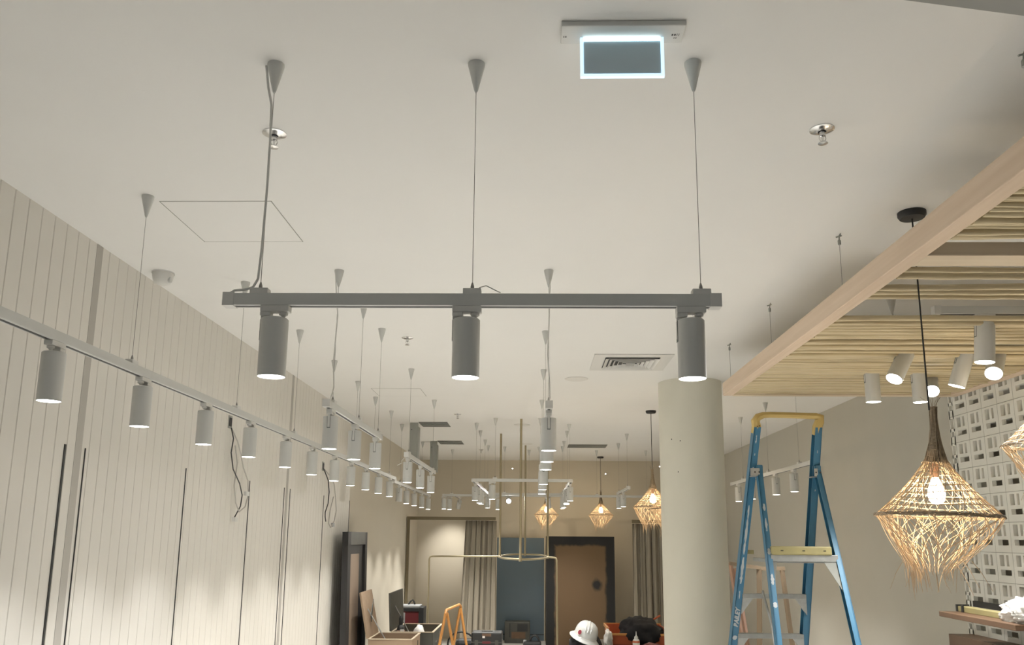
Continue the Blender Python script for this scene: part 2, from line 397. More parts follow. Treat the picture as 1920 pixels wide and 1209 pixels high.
# 8 right-of-centre track
rail('short white track right of centre, left of the column, two spotlights', (1.25,11.2),(1.25,12.75),TZ,[(1.25,11.37),(1.25,12.55)])
G9 = 'spotlights on the track left of the column'
spot(1.25,11.95,UZ,'white spotlight left of the column, nearer of the two on its track',G9,PI/2)
spot(1.25,12.6,UZ,'white spotlight left of the column, farther of the two on its track',G9,PI/2)
# 9 track by the right wall behind the ladder
RX = 2.40
rail('white track along the right wall, seen through the top of the blue ladder', (RX,7.3),(RX,10.3),TZ,[(RX,7.65),(RX,8.662),(RX,9.726)])
G10 = 'spotlights seen through the blue ladder'
for i,(y,l) in enumerate(((7.83,'nearest and rightmost'),(8.42,'second from the right'),(9.35,'third from the right, half behind the ladder leg'),(9.98,'farthest, left of the ladder'))):
    spot(RX,y,UZ,'white spotlight on the right wall track, '+l,G10,PI/2)
# ------------------------------------------------------------------ bamboo canopy
can = empty('bamboo_canopy',(1.40,4.0,2.85),'suspended pale timber and bamboo cane canopy over the right side','canopy')
def L3(x,y,z): return (x-1.40,y-4.0,z-2.85)
def cbx(x0,y0,z0,x1,y1,z1,name,m,par=can,bev=.004):
    a=L3(x0,y0,z0); b=L3(x1,y1,z1); return G().box(*a,*b).build(name,m,par,bevel=bev)
cbx(1.40,.9,2.848,1.468,6.17,2.945,'edge_beam',M['beam'])
cbx(1.468,6.115,2.845,3.10,6.165,2.905,'end_beam',M['beamx'])
cbx(1.468,3.02,2.850,3.10,3.15,2.905,'cross_beam',M['beamx'])
cbx(3.05,.9,2.848,3.118,6.17,2.945,'edge_beam',M['beam'])
rows = []
y = 2.18
while y < 2.88: rows.append(y); y += random.uniform(.028,.040)
rows += [3.22,3.29,3.47,3.53,3.57,3.605]
y = 3.785
y = 4.04
while y < 6.09: rows.append(y); y += random.choice((.026,.028,.030,.032,.034,.036,.052))
rows = rows[:96]
for y in rows:
    x0,x1 = 1.4685,3.06; r = random.uniform(.0105,.0155); dy = random.uniform(-.03,.03); bow = random.uniform(-.016,.016); zz = 2.864+random.uniform(-.006,.012)
    n = 16; ph = random.random(); pts=[]; rs=[]
    for i in range(n+1):
        t = i/n; pts.append(L3(x0+(x1-x0)*t, y+dy*(t-.0)+bow*math.sin(PI*t*1.3+ph)+random.uniform(-.0006,.0006), zz+.003*math.sin(t*3+ph*6)))
        node = ((i+int(ph*5))%5==0); rs.append(r*(1.16 if node else 1)*(1-.12*t))
    G().tube(pts,rs,9).build('bamboo_cane',M['cane'],can,smooth=True)
hx = 1.41
for (x,y) in ((hx,2.228),(hx,3.718),(hx,4.888),(hx,5.944),(2.131,4.86),(2.62,3.6)):
    zt = 2.93
    w = G().tube([L3(x,y,H-.045),L3(x,y,zt)],.0014,5).build('hanger_wire',M['wire'],can)
    g = G().tube([L3(x+.008,y,H),L3(x+.002,y,H-.012),L3(x,y,H-.03)],.003,6)
    g.tube([L3(x-.014,y,H-.018),L3(x+.012,y,H-.010)],.0035,6)
    g.lathe([(.004,-.056),(.0075,-.053),(.0075,-.034),(.004,-.030)],10,L3(x,y,H))
    g.build('ceiling_toggle',M['steel'],w)
# tracks and lamps over the canopy
rail('grey white track above the bamboo canopy, right of the black pendant cord', (2.00,4.10),(3.05,4.10),2.955,[(2.5,4.10),(2.95,4.10)],w=.036,h=.04)
G11 = 'spotlights poking down through the bamboo canopy'
spot(2.245,4.10,2.915,'large white spotlight hanging highest through the bamboo canopy',G11,scale=1.2,tilt=(-.10,0,-1))
rail('hidden white track above the far end of the bamboo canopy', (1.95,5.35),(3.0,5.35),2.955,[(2.05,5.35),(2.9,5.35)])
spot(2.175,5.35,2.918,'white spotlight at the far left under the bamboo canopy, hanging straight down',G11,scale=1.2)
spot(2.475,5.35,2.918,'white spotlight directly behind the woven pendant neck, half lost in glare',G11,scale=1.2)
rail('white track above the middle of the bamboo canopy', (1.95,4.8),(3.0,4.8),2.955,[(2.1,4.8),(2.9,4.8)])
spot(2.155,4.8,2.918,'white spotlight tilted down left, just left of the black pendant cord',G11,scale=1.2,tilt=(-.62,-.32,-.95))
spot(2.50,4.8,2.918,'white spotlight tilted away left, just right of the black pendant cord',G11,scale=1.2,tilt=(-.30,.16,-1))
spot(2.68,4.8,2.918,'white spotlight tilted at the camera beside the white cut-out screen',G11,scale=1.2,tilt=(-.62,-.75,-.9))
spot(2.63,5.52,2.918,'glaring spotlight pointed at the camera above the woven pendant',G11,scale=1.15,tilt=(-.45,-1,-.85))

# ------------------------------------------------------------------ woven pendants
def shade_meshes(seed, dens=1.0):
    rnd = random.Random(seed)
    def R(z):   # radius of the upper hat, z measured from the rim (0) to the neck (.30)
        t = max(0,min(1,z/.29)); return .228*(1-t)**1.35 + .028
    up = G()
    for k in range(int(11)):           # hoops
        z = .015+.27*(k/10)**.95; r = R(z); ph = rnd.random()*6
        n = 40; pts = [((r+.003*math.sin(5*a+ph))*math.cos(a),(r+.003*math.sin(5*a+ph))*math.sin(a), z+.006*math.sin(2*a+ph)) for a in [2*PI*i/n for i in range(n+1)]]
        up.tube(pts,.0021,4,False)
    for sgn in (1,-1):
        for k in range(int(24*dens)):
            a0 = 2*PI*k/(24*dens)+rnd.uniform(-.05,.05); tw = sgn*rnd.uniform(.5,1.0); pts=[]
            for i in range(11):
                t = i/10; z = .29*t; r = R(z)+rnd.uniform(-.002,.002); a = a0+tw*t
                pts.append((r*math.cos(a),r*math.sin(a),z))
            up.tube(pts,.0019,4)
    rim = G()
    for k in range(5):
        ph = rnd.random()*6; n=48
        pts = [((.252+.006*math.sin(3*a+ph)+.004*math.cos(7*a))*math.cos(a),(.252+.006*math.sin(3*a+ph))*math.sin(a),.006*math.sin(9*a+ph)+.004) for a in [2*PI*i/n for i in range(n+1)]]
        rim.tube(pts,.0025,5,False)
    low = G()
    for k in range(int(96*dens)):
        a0 = rnd.random()*2*PI; sg = rnd.choice((-1,1)); tw = sg*rnd.uniform(.15,1.15)
        ln = rnd.uniform(.15,.30)*(1-.22*math.cos(a0)); rr = .25+rnd.uniform(-.014,.006); re = rnd.uniform(.055,.105); bul = rnd.uniform(.0,.022)
        n=8; pts=[]; cut = rnd.random()<.25
        for i in range(n+1):
            t=i/n; z=-ln*t; q=min(1,-z/.225)
            r = rr+(re-rr)*q + bul*math.sin(PI*min(1,q))
            a=a0+tw*t-.05*math.cos(a0)*t; pts.append((r*math.cos(a)-.035*q*q,r*math.sin(a),z+.004))
        w0=rnd.uniform(.0011,.0021)
        low.tube(pts,[w0]*n+[.0007],4)
    for k in range(9):                    # stray ends
        a=rnd.random()*2*PI; r=rnd.uniform(.08,.16); z=-rnd.uniform(.16,.22)
        a2=a+rnd.uniform(-.5,.5); r2=r+rnd.uniform(-.02,.08)
        low.tube([(r*math.cos(a),r*math.sin(a),z),((r+r2)/2*math.cos((a+a2)/2),(r+r2)/2*math.sin((a+a2)/2),z-.05),(r2*math.cos(a2),r2*math.sin(a2),z-.12)],[.0016,.0013,.0008],4)
    neck = G()
    prof=[(.046,.235),(.034,.27),(.024,.32),(.017,.36),(.0125,.40),(.0105,.46),(.012,.485)]
    neck.lathe(prof,14)
    for k in range(26):
        a0=rnd.random()*2*PI; pts=[]; tw=rnd.uniform(-1.5,1.5)
        for i in range(9):
            t=i/8; z=.225+.26*t
            r=None
            for (r0,z0),(r1,z1) in zip(prof,prof[1:]):
                if z<=z1 or (r1,z1)==prof[-1]:
                    r=r0+(r1-r0)*max(0,min(1,(z-z0)/(z1-z0))); break
            a=a0+tw*t; rr=r+.0035+rnd.uniform(-.001,.002); pts.append((rr*math.cos(a),rr*math.sin(a),z))
        neck.tube(pts,.0022,4)
    for k in range(7):
        a=2*PI*k/7+rnd.random(); d=rnd.uniform(.02,.05)
        neck.tube([(.01*math.cos(a),.01*math.sin(a),.47),(.018*math.cos(a),.018*math.sin(a),.50),(d*math.cos(a),d*math.sin(a),.52+rnd.random()*.02)],[.0014,.0012,.0007],4)
    return up,rim,low,neck
def make_pendant(seed,label,group,loc,scale,rimz,tilt=(0,0),power=9,dens=1.0,cap=True):
    x,y = loc
    t = empty('woven_pendant_lamp',(x,y,rimz),label,'pendant lamp',group)
    up,rim,low,neck = shade_meshes(seed,dens)
    top = H-rimz; s=scale
    G().lathe([(.058,top),(.058,top-.016),(.050,top-.028),(.012,top-.030)],28,(0,0,0)).build('ceiling_cup',M['black'],t,smooth=True)
    G().tube([(0,0,top-.02),(0,0,top*.6),(0,0,.47*s)],.0035,8).build('cord',M['black'],t,smooth=True)
    sh = up.build('woven_shade',M['straw'],t); rm = rim.build('rim_hoop',M['rope'],sh); lw = low.build('hanging_strands',M['straw'],sh)
    nk = neck.build('bound_neck',M['rope'],t,smooth=True)
    for o in (sh,nk): o.scale=(s,)*3; o.rotation_euler=(tilt[0],tilt[1],0)
    G().lathe([(.004,.27*s),(.017,.265*s),(.019,.20*s),(.014,.17*s)],14)  .build('lamp_holder',M['pink'],t,smooth=True)
    b=[(.012,.17*s),(.022,.145*s),(.031,.115*s),(.0335,.095*s),(.029,.072*s),(.017,.058*s),(.004,.055*s)]
    bu=G().lathe(b,18).build('bulb',M['bulb'],t,smooth=True)
    ld=bpy.data.lights.new('bulb_light','POINT'); ld.energy=power; ld.color=(1,.78,.52); ld.shadow_soft_size=.012
    lo=bpy.data.objects.new('glow',ld); C.objects.link(lo); lo.parent=t; lo.location=(0,0,.03*s)
    return t
GP='woven straw pendant lamps'
pb = make_pendant(3,'large woven straw pendant lamp glowing at the right, on a black cord through the canopy',GP,(1.632,3.46),.93,1.895,tilt=(0,.035),power=7,dens=1.25)
make_pendant(4,'woven straw pendant cut off by the right edge, before the white screen',GP,(2.66,4.32),.95,2.285,power=5)
make_pendant(5,'woven straw pendant just left of the column, its black ceiling cup in view',GP,(1.292,9.26),.86,2.13,power=6)
make_pendant(6,'woven straw pendant half hidden behind the left edge of the column',GP,(1.40,8.55),.90,2.09,power=5)
make_pendant(7,'small woven straw pendant above the brown fibreboard door panel',GP,(1.145,14.68),.84,2.18,power=5)
make_pendant(8,'small woven straw pendant behind the right brass rod',GP,(.20,14.7),.84,2.18,power=5)

# ------------------------------------------------------------------ ceiling things
s = empty('emergency_exit_light',(.24,2.115,H),'white ceiling fitting with blank grey panel in a glowing blue white edge','emergency light')
G().box(-.172,-.045,-.016,.172,.042,0).build('base_plate',M['whitedk'],s,bevel=.003)
p = G().box(-.108,.012,-.128,.108,.020,-.020).build('sign_panel',M['signface'],s)
g=G()
g.box(-.117,.010,-.136,-.108,.022,-.016); g.box(.108,.010,-.136,.117,.022,-.016); g.box(-.108,.010,-.136,.108,.022,-.128)
g.build('glowing_edge',M['edge'],p)
g=G().box(-.108,.010,-.026,.108,.022,-.018)
g.build('led_strip',M['led'],p)
g=G()
for x in (.140,.147): g.box(x-.0023,-.004,-.0165,x+.0023,.004,-.0158)
for x in (.153,.158): g.box(x-.0008,-.005,-.0165,x+.0008,.005,-.0158)
for x in (.147,.152): g.box(x-.001,.012,-.0165,x+.001,.018,-.0158)
for x in (-.164,-.160,-.157): g.box(x-.001,.002,-.0165,x+.001,.009,-.0158)
g.build('printed_marks',M['black'],s)

def sprinkler(x,y,label):
    t=empty('sprinkler_head',(x,y,H),label,'sprinkler','ceiling sprinkler heads')
    G().lathe([(.042,0),(.042,-.003),(.030,-.008),(.014,-.010)],24,cap1=False).build('escutcheon',M['chrome'],t,smooth=True)
    b=G(); b.lathe([(.010,-.006),(.010,-.026),(.004,-.030),(.0035,-.052)],12)
    b.build('sprinkler_body',M['chrome'],t,smooth=True)
    for sx in (-1,1): G().tube([(sx*.009,0,-.02),(sx*.012,0,-.036),(sx*.003,0,-.052)],.0018,6).build('yoke_arm',M['chrome'],t)
    G().lathe([(.016,-.052),(.017,-.054),(.003,-.056)],14).build('deflector',M['chrome'],t)
sprinkler(-.93,2.713,'chrome ceiling sprinkler nearest on the left, behind the white cable')
sprinkler(.992,2.701,'chrome ceiling sprinkler alone at the right, before the canopy beam')
sprinkler(-.922,5.801,'small chrome sprinkler on the ceiling between the left centre wires')
sprinkler(-.905,9.578,'tiny sprinkler on the ceiling right of the first grey slot')
sprinkler(-.888,13.612,'farthest tiny sprinkler on the ceiling near the back wall')
# dome sensor
t=empty('ceiling_sensor',(-2.035,4.30,H),'white cup shaped sensor on the ceiling beside the boarded wall','ceiling sensor')
G().lathe([(.060,0),(.060,-.007)],28).build('chrome_ring',M['chrome'],t,smooth=True)
G().lathe([(.057,-.007),(.050,-.045),(.040,-.062),(.020,-.072),(.0,-.074)],28,cap1=False).build('sensor_dome',M['whitedk'],t,smooth=True)
G().lathe([(.016,0),(.016,.012),(.010,.014)],14,M=Matrix.Translation((.040,-.01,-.045))@Matrix.Rotation(PI/2,4,'Y')).build('sensor_eye',M['white'],t,smooth=True)
# access hatches: panels with a fine dark gap
def hatch(x0,x1,y0,y1,label):
    t=empty('access_hatch',((x0+x1)/2,(y0+y1)/2,H),label,'access hatch')
    a,b=(x1-x0)/2,(y1-y0)/2; e=.0016
    g=G(); g.box(-a,-b,-.0014,a,-b+2*e,0); g.box(-a,-b,-.0014,-a+2*e,b,0); g.box(a-2*e,-b,-.0014,a,b,0); g.box(-a,b-1.2*e,-.0008,a,b,0)
    g.build('shadow_gap',M['screenjoint'],t)
    G().box(-a+.004,-b+.004,-.0012,a-.004,b-.004,0).build('hatch_panel',M['ceil'],t)
hatch(-1.617,-1.131,3.318,3.815,'flush square access hatch outlined in the ceiling left of the nearest track')
hatch(-1.592,-1.11,7.89,8.34,'small flush access hatch outline far off on the ceiling, left of centre')
# speakers
for x,y,l in ((.369,7.358,'nearest flat round white ceiling disc, below the square air vent'),(-.17,10.50,'flat round ceiling disc behind the tallest brass rod'),(-.14,12.70,'farthest flat round ceiling disc among the brass rods')):
    t=empty('ceiling_speaker',(x,y,H),l,'ceiling speaker','round ceiling speakers')
    G().lathe([(.105,0),(.105,-.004),(.097,-.007)],32).build('bezel',M['disc'],t,smooth=True)
    G().lathe([(.094,-.0075),(.0,-.0078)],32,cap0=False,cap1=False).build('grille',M['disc'],t)
# vent
vx,vy=.767,6.63; t=empty('air_vent',(vx,vy,H),'square white four way louvred air vent in the ceiling','air vent')
g=G(); a=.309; b=.215
g.box(-a,-a,-.008,a,-b,0); g.box(-a,b,-.008,a,a,0); g.box(-a,-b,-.008,-b,b,0); g.box(b,-b,-.008,a,b,0)
g.build('vent_frame',M['whitedk'],t,bevel=.002)
G().box(-b,-b,-.0015,b,b,0).build('dark_throat',M['darkframe'],t)
for k in range(6):
    r=b-.002-k*.036; ri=r-.030; g=G()
    if ri<.01: ri=.002
    c=[(-r,-r,-.004),(r,-r,-.004),(r,r,-.004),(-r,r,-.004)]; d=[(-ri,-ri,-.030),(ri,-ri,-.030),(ri,ri,-.030),(-ri,ri,-.030)]
    # louvres flare outwards: high and wide at the throat edge, low towards the centre
    c=[(x*.86,y*.86,-.003) for x,y,z in c]; d=[(x,y,-.022) for x,y,z in [(-r,-r,0),(r,-r,0),(r,r,0),(-r,r,0)]]
    for i in range(4):
        j=(i+1)%4; g.poly([c[i],c[j],d[j],d[i]]); g.poly([Vector(d[i])*1,Vector(d[j])*1,Vector(d[j])+Vector((0,0,.002)),Vector(d[i])+Vector((0,0,.002))])
    o=g.build('louvre',M['whitedk'],t); sd=o.modifiers.new('s','SOLIDIFY'); sd.thickness=.0015
# grey slots in the ceiling and steel channels
def slot(x0,x1,y0,y1,label,post=None):
    t=empty('ceiling_slot_vent',((x0+x1)/2,(y0+y1)/2,H),label,'slot vent','dark slot vents in the ceiling')
    a,b=(x1-x0)/2,(y1-y0)/2
    G().box(-a,-b,-.002,a,b,0).build('dark_slot',M['darkframe'],t)
    g=G(); g.box(-a,-b*.2,-.010,a,-b*.05,-.002); g.box(-a,b*.35,-.010,a,b*.5,-.002); g.box(-a,-b*.75,-.010,a,-b*.65,-.002)
    g.build('slot_blade',M['steel'],t)
    G().box(-a,-b-.012,-.005,a,-b,0).build('slot_edge',M['steel'],t)
for x0,x1,y0,y1,l in ((-1.46,-1.10,10.28,10.73,'dark slot vent beside the nearer hanging steel channel, far left of centre'),(-1.46,-1.10,12.33,12.82,'dark slot vent beside the farther hanging steel channel'),(.51,1.105,12.74,13.22,'dark slot vent in the ceiling just right of the centre tracks')):
    slot(x0,x1,y0,y1,l)
for y,zb,l in ((10.34,2.70,'nearer galvanised steel channel hanging below the ceiling slot'),(12.4,2.74,'farther galvanised steel channel hanging below the ceiling slot')):
    t=empty('steel_channel',(-1.52,y,H),l,'steel channel','hanging steel channels')
    z=zb-H
    G().box(-.052,-.002,z,.052,.002,0).build('channel_web',M['steel'],t)
    G().box(-.052,.002,z,-.048,.16,0).build('channel_flange',M['steel'],t)
    G().box(.046,-.012,z,.054,.16,-.05).build('channel_flange',M['steel'],t)
    G().lathe([(.006,0),(.006,.003)],8,M=Matrix.Translation((-.03,-.002,-.09))@Matrix.Rotation(PI/2,4,'X')).build('bolt',M['black'],t)
# indicator lights on the back wall
for x,z,l in ((-.42,3.047,'between the left brass rods'),(1.30,2.96,'above the small woven pendant'),(2.30,3.10,'by the left edge of the column')):
    t=empty('indicator_light',(x,YB,z),'tiny glowing indicator light high on the back wall, '+l,'indicator light')
    G().box(-.02,-.02,-.02,.02,0,.02).build('indicator_case',M['back'],t)
    G().lathe([(.009,0),(.006,.006)],10,M=Matrix.Translation((0,-.02,0))@Matrix.Rotation(PI/2,4,'X')).build('indicator_lens',M['pin'],t)

# ------------------------------------------------------------------ cables dangling from wall boxes
def wallcable(y,z,k,label,cabs):
    t=empty('dangling_cables',(XL,y,z),label,'cables','cables dangling from the left wall')
    G().box(0,-.035*k,-.045*k,.004,.035*k,.045*k).build('wall_box',M['steel'],t)
    G().box(.004,-.022*k,-.03*k,.008,.022*k,.03*k).build('box_opening',M['darkframe'],t)
    for pts,r,m,nm in cabs:
        G().tube([(.012+px*.03,py-y,pz-z) for py,pz,px in pts],r,7).build(nm,M[m],t,smooth=True)
    return t
t=wallcable(5.785,2.58,1,'black and white cables dangling from the nearer dark box on the boarded wall',[
 ([(5.79,2.54,0),(5.765,2.46,1),(5.74,2.36,1),(5.80,2.25,1),(5.95,2.16,1),(6.02,2.08,1),(6.0,2.0,1),(5.93,1.92,.6)],.0042,'black','black_cable'),
 ([(5.79,2.54,0),(5.85,2.45,1),(5.93,2.37,1),(6.0,2.28,1),(6.12,2.19,1),(6.15,2.09,1),(6.10,2.00,1),(5.98,1.96,1),(5.90,2.02,1),(5.86,2.14,.8),(5.89,2.30,.8),(5.84,2.42,.6)],.0045,'cablegrey','white_cable')])
G().box(.03,.30,-.50,.05,.36,-.47).build('cable_connector',M['whitedk'],t); G().box(.02,.12,-.69,.045,.17,-.66).build('cable_connector',M['whitedk'],t)
t=wallcable(8.44,2.49,1.0,'black and white cables dangling from the farther dark box on the boarded wall',[
 ([(8.44,2.46,0),(8.52,2.35,1),(8.58,2.24,1),(8.56,2.12,1),(8.46,2.03,1),(8.47,1.98,1),(8.55,1.94,.6)],.0055,'black','black_cable'),
 ([(8.46,2.46,0),(8.60,2.40,1),(8.78,2.33,1),(8.88,2.18,1),(8.93,2.06,1),(8.86,1.95,1),(8.72,1.88,1),(8.62,1.92,1),(8.68,2.05,.8),(8.80,2.2,.8)],.0055,'cablegrey','white_cable')])
G().box(.03,.34,-.60,.05,.41,-.56).build('cable_connector',M['grey'],t)

# ------------------------------------------------------------------ brass oval rack hung on four rods
t=empty('brass_clothes_rack',(-.15,11.44,1.545),'oval brass hoop on four tall rods with side rails down to the floor','hanging rack')
def e(a): return (.322*math.cos(a),1.475*math.sin(a),0)
G().tube([e(2*PI*i/64) for i in range(65)],.013,10,False).build('oval_hoop',M['brass'],t,smooth=True)
for (x,y) in ((-.322,0),(-.02,-1.475),(.0,1.47),(.322,0)):
    G().tube([(x,y,-.02),(x,y,H-1.545)],.0145,12).build('ceiling_rod',M['brass'],t,smooth=True)
    G().lathe([(.018,-.025),(.018,.03)],12,(x,y,0)).build('rod_collar',M['brass'],t,smooth=True)
def bend(p,q,r,rad=.05):
    pass
fl=-1.545
G().tube([(-.322,0,0),(-1.235,0,-.008),(-1.262,0,-.016),(-1.272,0,-.045),(-1.272,0,fl)],.0115,10).build('side_rail',M['brass'],t,smooth=True)
G().tube([(.322,0,-.005),(.41,0,-.012),(.432,0,-.02),(.440,0,-.045),(.452,0,fl)],.0125,10).build('side_rail',M['brass'],t,smooth=True)

# ------------------------------------------------------------------ fitting rooms at the back
def frame(x0,x1,y,z,label,legl=True,legr=False,r=.03):
    t=empty('brass_curtain_frame',(x0,y,0),label,'curtain frame','brass curtain frames')
    G().box(0,-r,z-2*r,x1-x0,r,z).build('top_rail',M['brassdk'],t)
    if legl: G().box(0,-r,0,2*r*.9,r,z-2*r).build('frame_leg',M['brassdk'],t)
    if legr: G().box(x1-x0-2*r,-r,0,x1-x0,r,z-2*r).build('frame_leg',M['brassdk'],t)
frame(-2.155,-.66,14.2,2.125,'square brass curtain frame standing in the far left corner',True,False,.026)
frame(1.62,3.19,14.2,2.10,'square brass curtain frame behind the column at the back wall',False,True,.026)
def curtain(x0,x1,y,z,folds,label,flare=0,nm='curtain'):
    g=G(); n=folds*10; rows=12; vs=[]
    for j in range(rows+1):
        tz=j/rows; zz=z*(1-tz)+.02
        for i in range(n+1):
            u=i/n; xx=x0+(x1-x0)*u - flare*tz*(1-u)
            ph=2*PI*folds*(u+.012*math.sin(7*u+tz)); a=.031+.009*math.sin(u*23)
            vs.append((xx+.012*math.sin(ph*1.0+1), y+a*math.sin(ph)*(0.75+.25*tz)+.012*math.sin(ph*2.3), zz))
    fs=[(j*(n+1)+i,j*(n+1)+i+1,(j+1)*(n+1)+i+1,(j+1)*(n+1)+i) for j in range(rows) for i in range(n)]
    g._add(vs,fs); o=g.build(nm,M['curtain'],smooth=True); sd=o.modifiers.new('t','SOLIDIFY'); sd.thickness=.004
    return tag(o,label,'curtain','taupe curtains')
curtain(-1.185,-.665,14.32,2.05,6,'gathered taupe linen curtain under the left brass frame, beside the blue panel',.09)
curtain(1.63,2.55,14.32,2.02,9,'taupe linen curtain hanging half behind the round column')
# blue panel (mirror-size board) and brown panel
t=empty('blue_panel',(-.26,15.40,0),'flat slate blue upright panel with pale side edges between curtain and brown board','panel')
G().box(-.425,-.012,.0,.425,.04,1.79).build('board',M['bluepanel'],t)
G().box(-.458,-.016,0,-.425,.04,1.795).build('edge_strip',M['wall'],t); G().box(.425,-.016,0,.440,.04,1.795).build('edge_strip',M['wall'],t)
G().box(-.425,-.016,.10,.425,-.012,.112).build('groove_line',M['darkframe'],t)
t=empty('door_panel',(.782,14.74,0),'brown fibreboard door panel with ragged black sprayed border at the back wall','door panel')
G().box(-.575,-.02,0,.575,.04,1.812).build('board',M['fibre'],t)
G().box(-.59,-.026,0,-.575,.04,1.82).build('edge',M['darkframe'],t); G().box(.575,-.026,0,.59,.04,1.82).build('edge',M['darkframe'],t); G().box(-.59,-.026,1.805,.59,.04,1.82).build('edge',M['darkframe'],t)
# the dark frame leaning on the left wall
t=empty('leaning_door_panel',(-2.0,9.5,0),'tall dark framed panel with brown centre leaning on the left wall','door panel')
TL=Matrix.Rotation(-.02,4,'Y')
G().box(-.02,-.50,0,.02,.53,1.84,TL).build('board',M['darkframe'],t)
for a,b in ((-.50,-.36),(.42,.53)): G().box(.02,a,0,.045,b,1.84,TL).build('stile',M['darkframe'],t)
G().box(.02,-.36,1.70,.045,.42,1.84,TL).build('top_member',M['chest'],t)
G().box(.02,-.30,.05,.028,.16,1.60,TL).build('brown_centre',M['leanbrown'],t)

# ------------------------------------------------------------------ chests and things at the bottom
def chest(x0,x1,y0,y1,h,lidh,m,m2,label,tilt):
    w,d=x1-x0,y1-y0; t=empty('tool_chest',(x0,y0,0),label,'tool chest','open lidded tool chests')
    k=.018
    g=G(); g.box(0,0,0,w,k,h); g.box(0,d-k,0,w,d,h); g.box(0,k,0,k,d-k,h); g.box(w-k,k,0,w,d-k,h); g.box(k,k,0,w-k,d-k,.02)
    g.build('box_body',m,t)
    g=G(); e=.006
    g.box(-e,-e,h,w+e,k,h+.008); g.box(-e,d-k,h,w+e,d+e,h+.008); g.box(-e,k,h,k,d-k,h+.008); g.box(w-k,k,h,w+e,d-k,h+.008)
    g.build('rim_strip',m2,t)
    R=Matrix.Translation((0,0,h))@Matrix.Rotation(-tilt,4,'Y')
    G().box(-.02,0,.01,0,d,lidh,R).build('lid',m,t)
    G().box(w,d*.30,h*.80,w+.012,d*.32+.12,h*.80+.02).build('handle',M['chrome'],t)
    p=R@Vector((0,d*.35,lidh*.62))
    G().tube([p,(w*.32,d*.35,h-.03)],.006,6).build('lid_stay',M['alu'],t)
    G().box(w,d*.62,h-.14,w+.004,d*.72,h-.05).build('latch',M['chrome'],t)
    return t
chest(-1.80,-1.32,9.34,9.96,.70,.50,M['ply'],M['plylight'],'open plywood chest with lid raised, beside the dark leaning frame',.20)
chest(-1.67,-1.18,10.05,11.0,.70,.44,M['chest'],M['plylight'],'open olive black chest with raised lid and metal stay',.06)
ch=[o for o in bpy.data.objects if o.name=='tool_chest'][0]
g=G(); g._add([(-.02,.18,.93),(-.02,.30,1.10),(-.02,.24,.86),(-.012,.18,.93),(-.012,.30,1.10),(-.012,.24,.86)],[(0,1,2),(5,4,3),(0,3,4,1),(1,4,5,2),(2,5,3,0)])
g.build('lid_bracket',M['chest'],ch)
# things in / around the dark chest
def blob(name,loc,size,m,label,cat,seed=1,amp=.35,freq=2.5,sub=4,parent=None):
    import bmesh
    from mathutils import noise as NZ
    bm=bmesh.new(); bmesh.ops.create_icosphere(bm,subdivisions=sub,radius=1)
    for v in bm.verts:
        n=NZ.noise(v.co*freq+Vector((seed*7.3,0,0))); n2=NZ.noise(v.co*freq*2.6+Vector((0,seed*3.1,0))); r=NZ.noise(v.co*freq*.8+Vector((0,0,seed)))
        v.co*=1+amp*n+amp*.7*(1-2*abs(n2))+amp*.4*r
        v.co.z=max(v.co.z,-.55)
        v.co=Vector((v.co.x*size[0],v.co.y*size[1],(v.co.z+.55)*size[2]))
    me=bpy.data.meshes.new(name); bm.to_mesh(me); bm.free()
    me.polygons.foreach_set('use_smooth',[True]*len(me.polygons)); me.materials.append(m)
    o=bpy.data.objects.new(name,me); C.objects.link(o); o.location=loc
    if parent: o.parent=parent
    if label: tag(o,label,cat)
    return o
G().box(-1.65,10.07,.58,-1.20,10.98,.595).build('chest_tray',M['chest'])
bpy.data.objects['chest_tray'].parent=None
tag(bpy.data.objects['chest_tray'],'dark inner tray set inside the olive black chest','tray')
bpy.data.objects['chest_tray'].data.materials[0]=M['ply']
blob('crumpled_rag',(-1.38,10.30,.597),(.06,.07,.10),M['cloth'],'small white crumpled rag in the olive black chest','cloth',2,.3,3,3)
t=empty('spray_bottle',(-1.575,10.16,.597),'black topped bottle with pink and white label in the olive black chest','bottle')
G().lathe([(.045,0),(.048,.02),(.048,.13),(.040,.16),(.018,.18)],18).build('bottle_body',M['black'],t,smooth=True)
G().lathe([(.0495,.03),(.0495,.12)],18,cap0=False,cap1=False).build('label_band',M['pink'],t,smooth=True)
G().box(.0,-.052,.03,.045,-.046,.13).build('label_panel',M['plate'],t)
G().lathe([(.022,.18),(.024,.20),(.024,.25),(.014,.275),(.006,.28)],14).build('cap',M['black'],t,smooth=True)
# red heater box behind
G().box(-1.90,11.55,0,-1.48,12.0,.51).build('storage_crate',M['black'])
tag(bpy.data.objects['storage_crate'],'black crate behind the olive chest carrying the red box','crate')
t=empty('red_tool_case',(-1.675,11.78,.51),'dark red and black tool case with grey top behind the olive chest','tool case')
G().box(-.17,-.10,0,.13,.12,.32).build('case_body',M['red'],t,bevel=.015)
G().box(.10,-.12,0,.17,.14,.345).build('side_panel',M['black'],t,bevel=.01)
G().box(-.18,-.112,.285,.11,-.09,.33).build('front_edge',M['black'],t,bevel=.005)
G().box(-.16,-.11,.33,.12,.11,.37).build('top_cover',M['grey'],t,bevel=.012)
G().box(-.145,-.104,.14,-.085,-.10,.27).build('pale_label',M['grey'],t)
G().box(-.06,-.104,.09,.03,-.10,.12).build('marking',M['plate'],t)
G().tube([(-.06,0,.37),(-.03,0,.41),(.0,0,.43),(.02,0,.40),(.03,0,.37)],.012,8).build('carry_handle',M['black'],t,smooth=True)
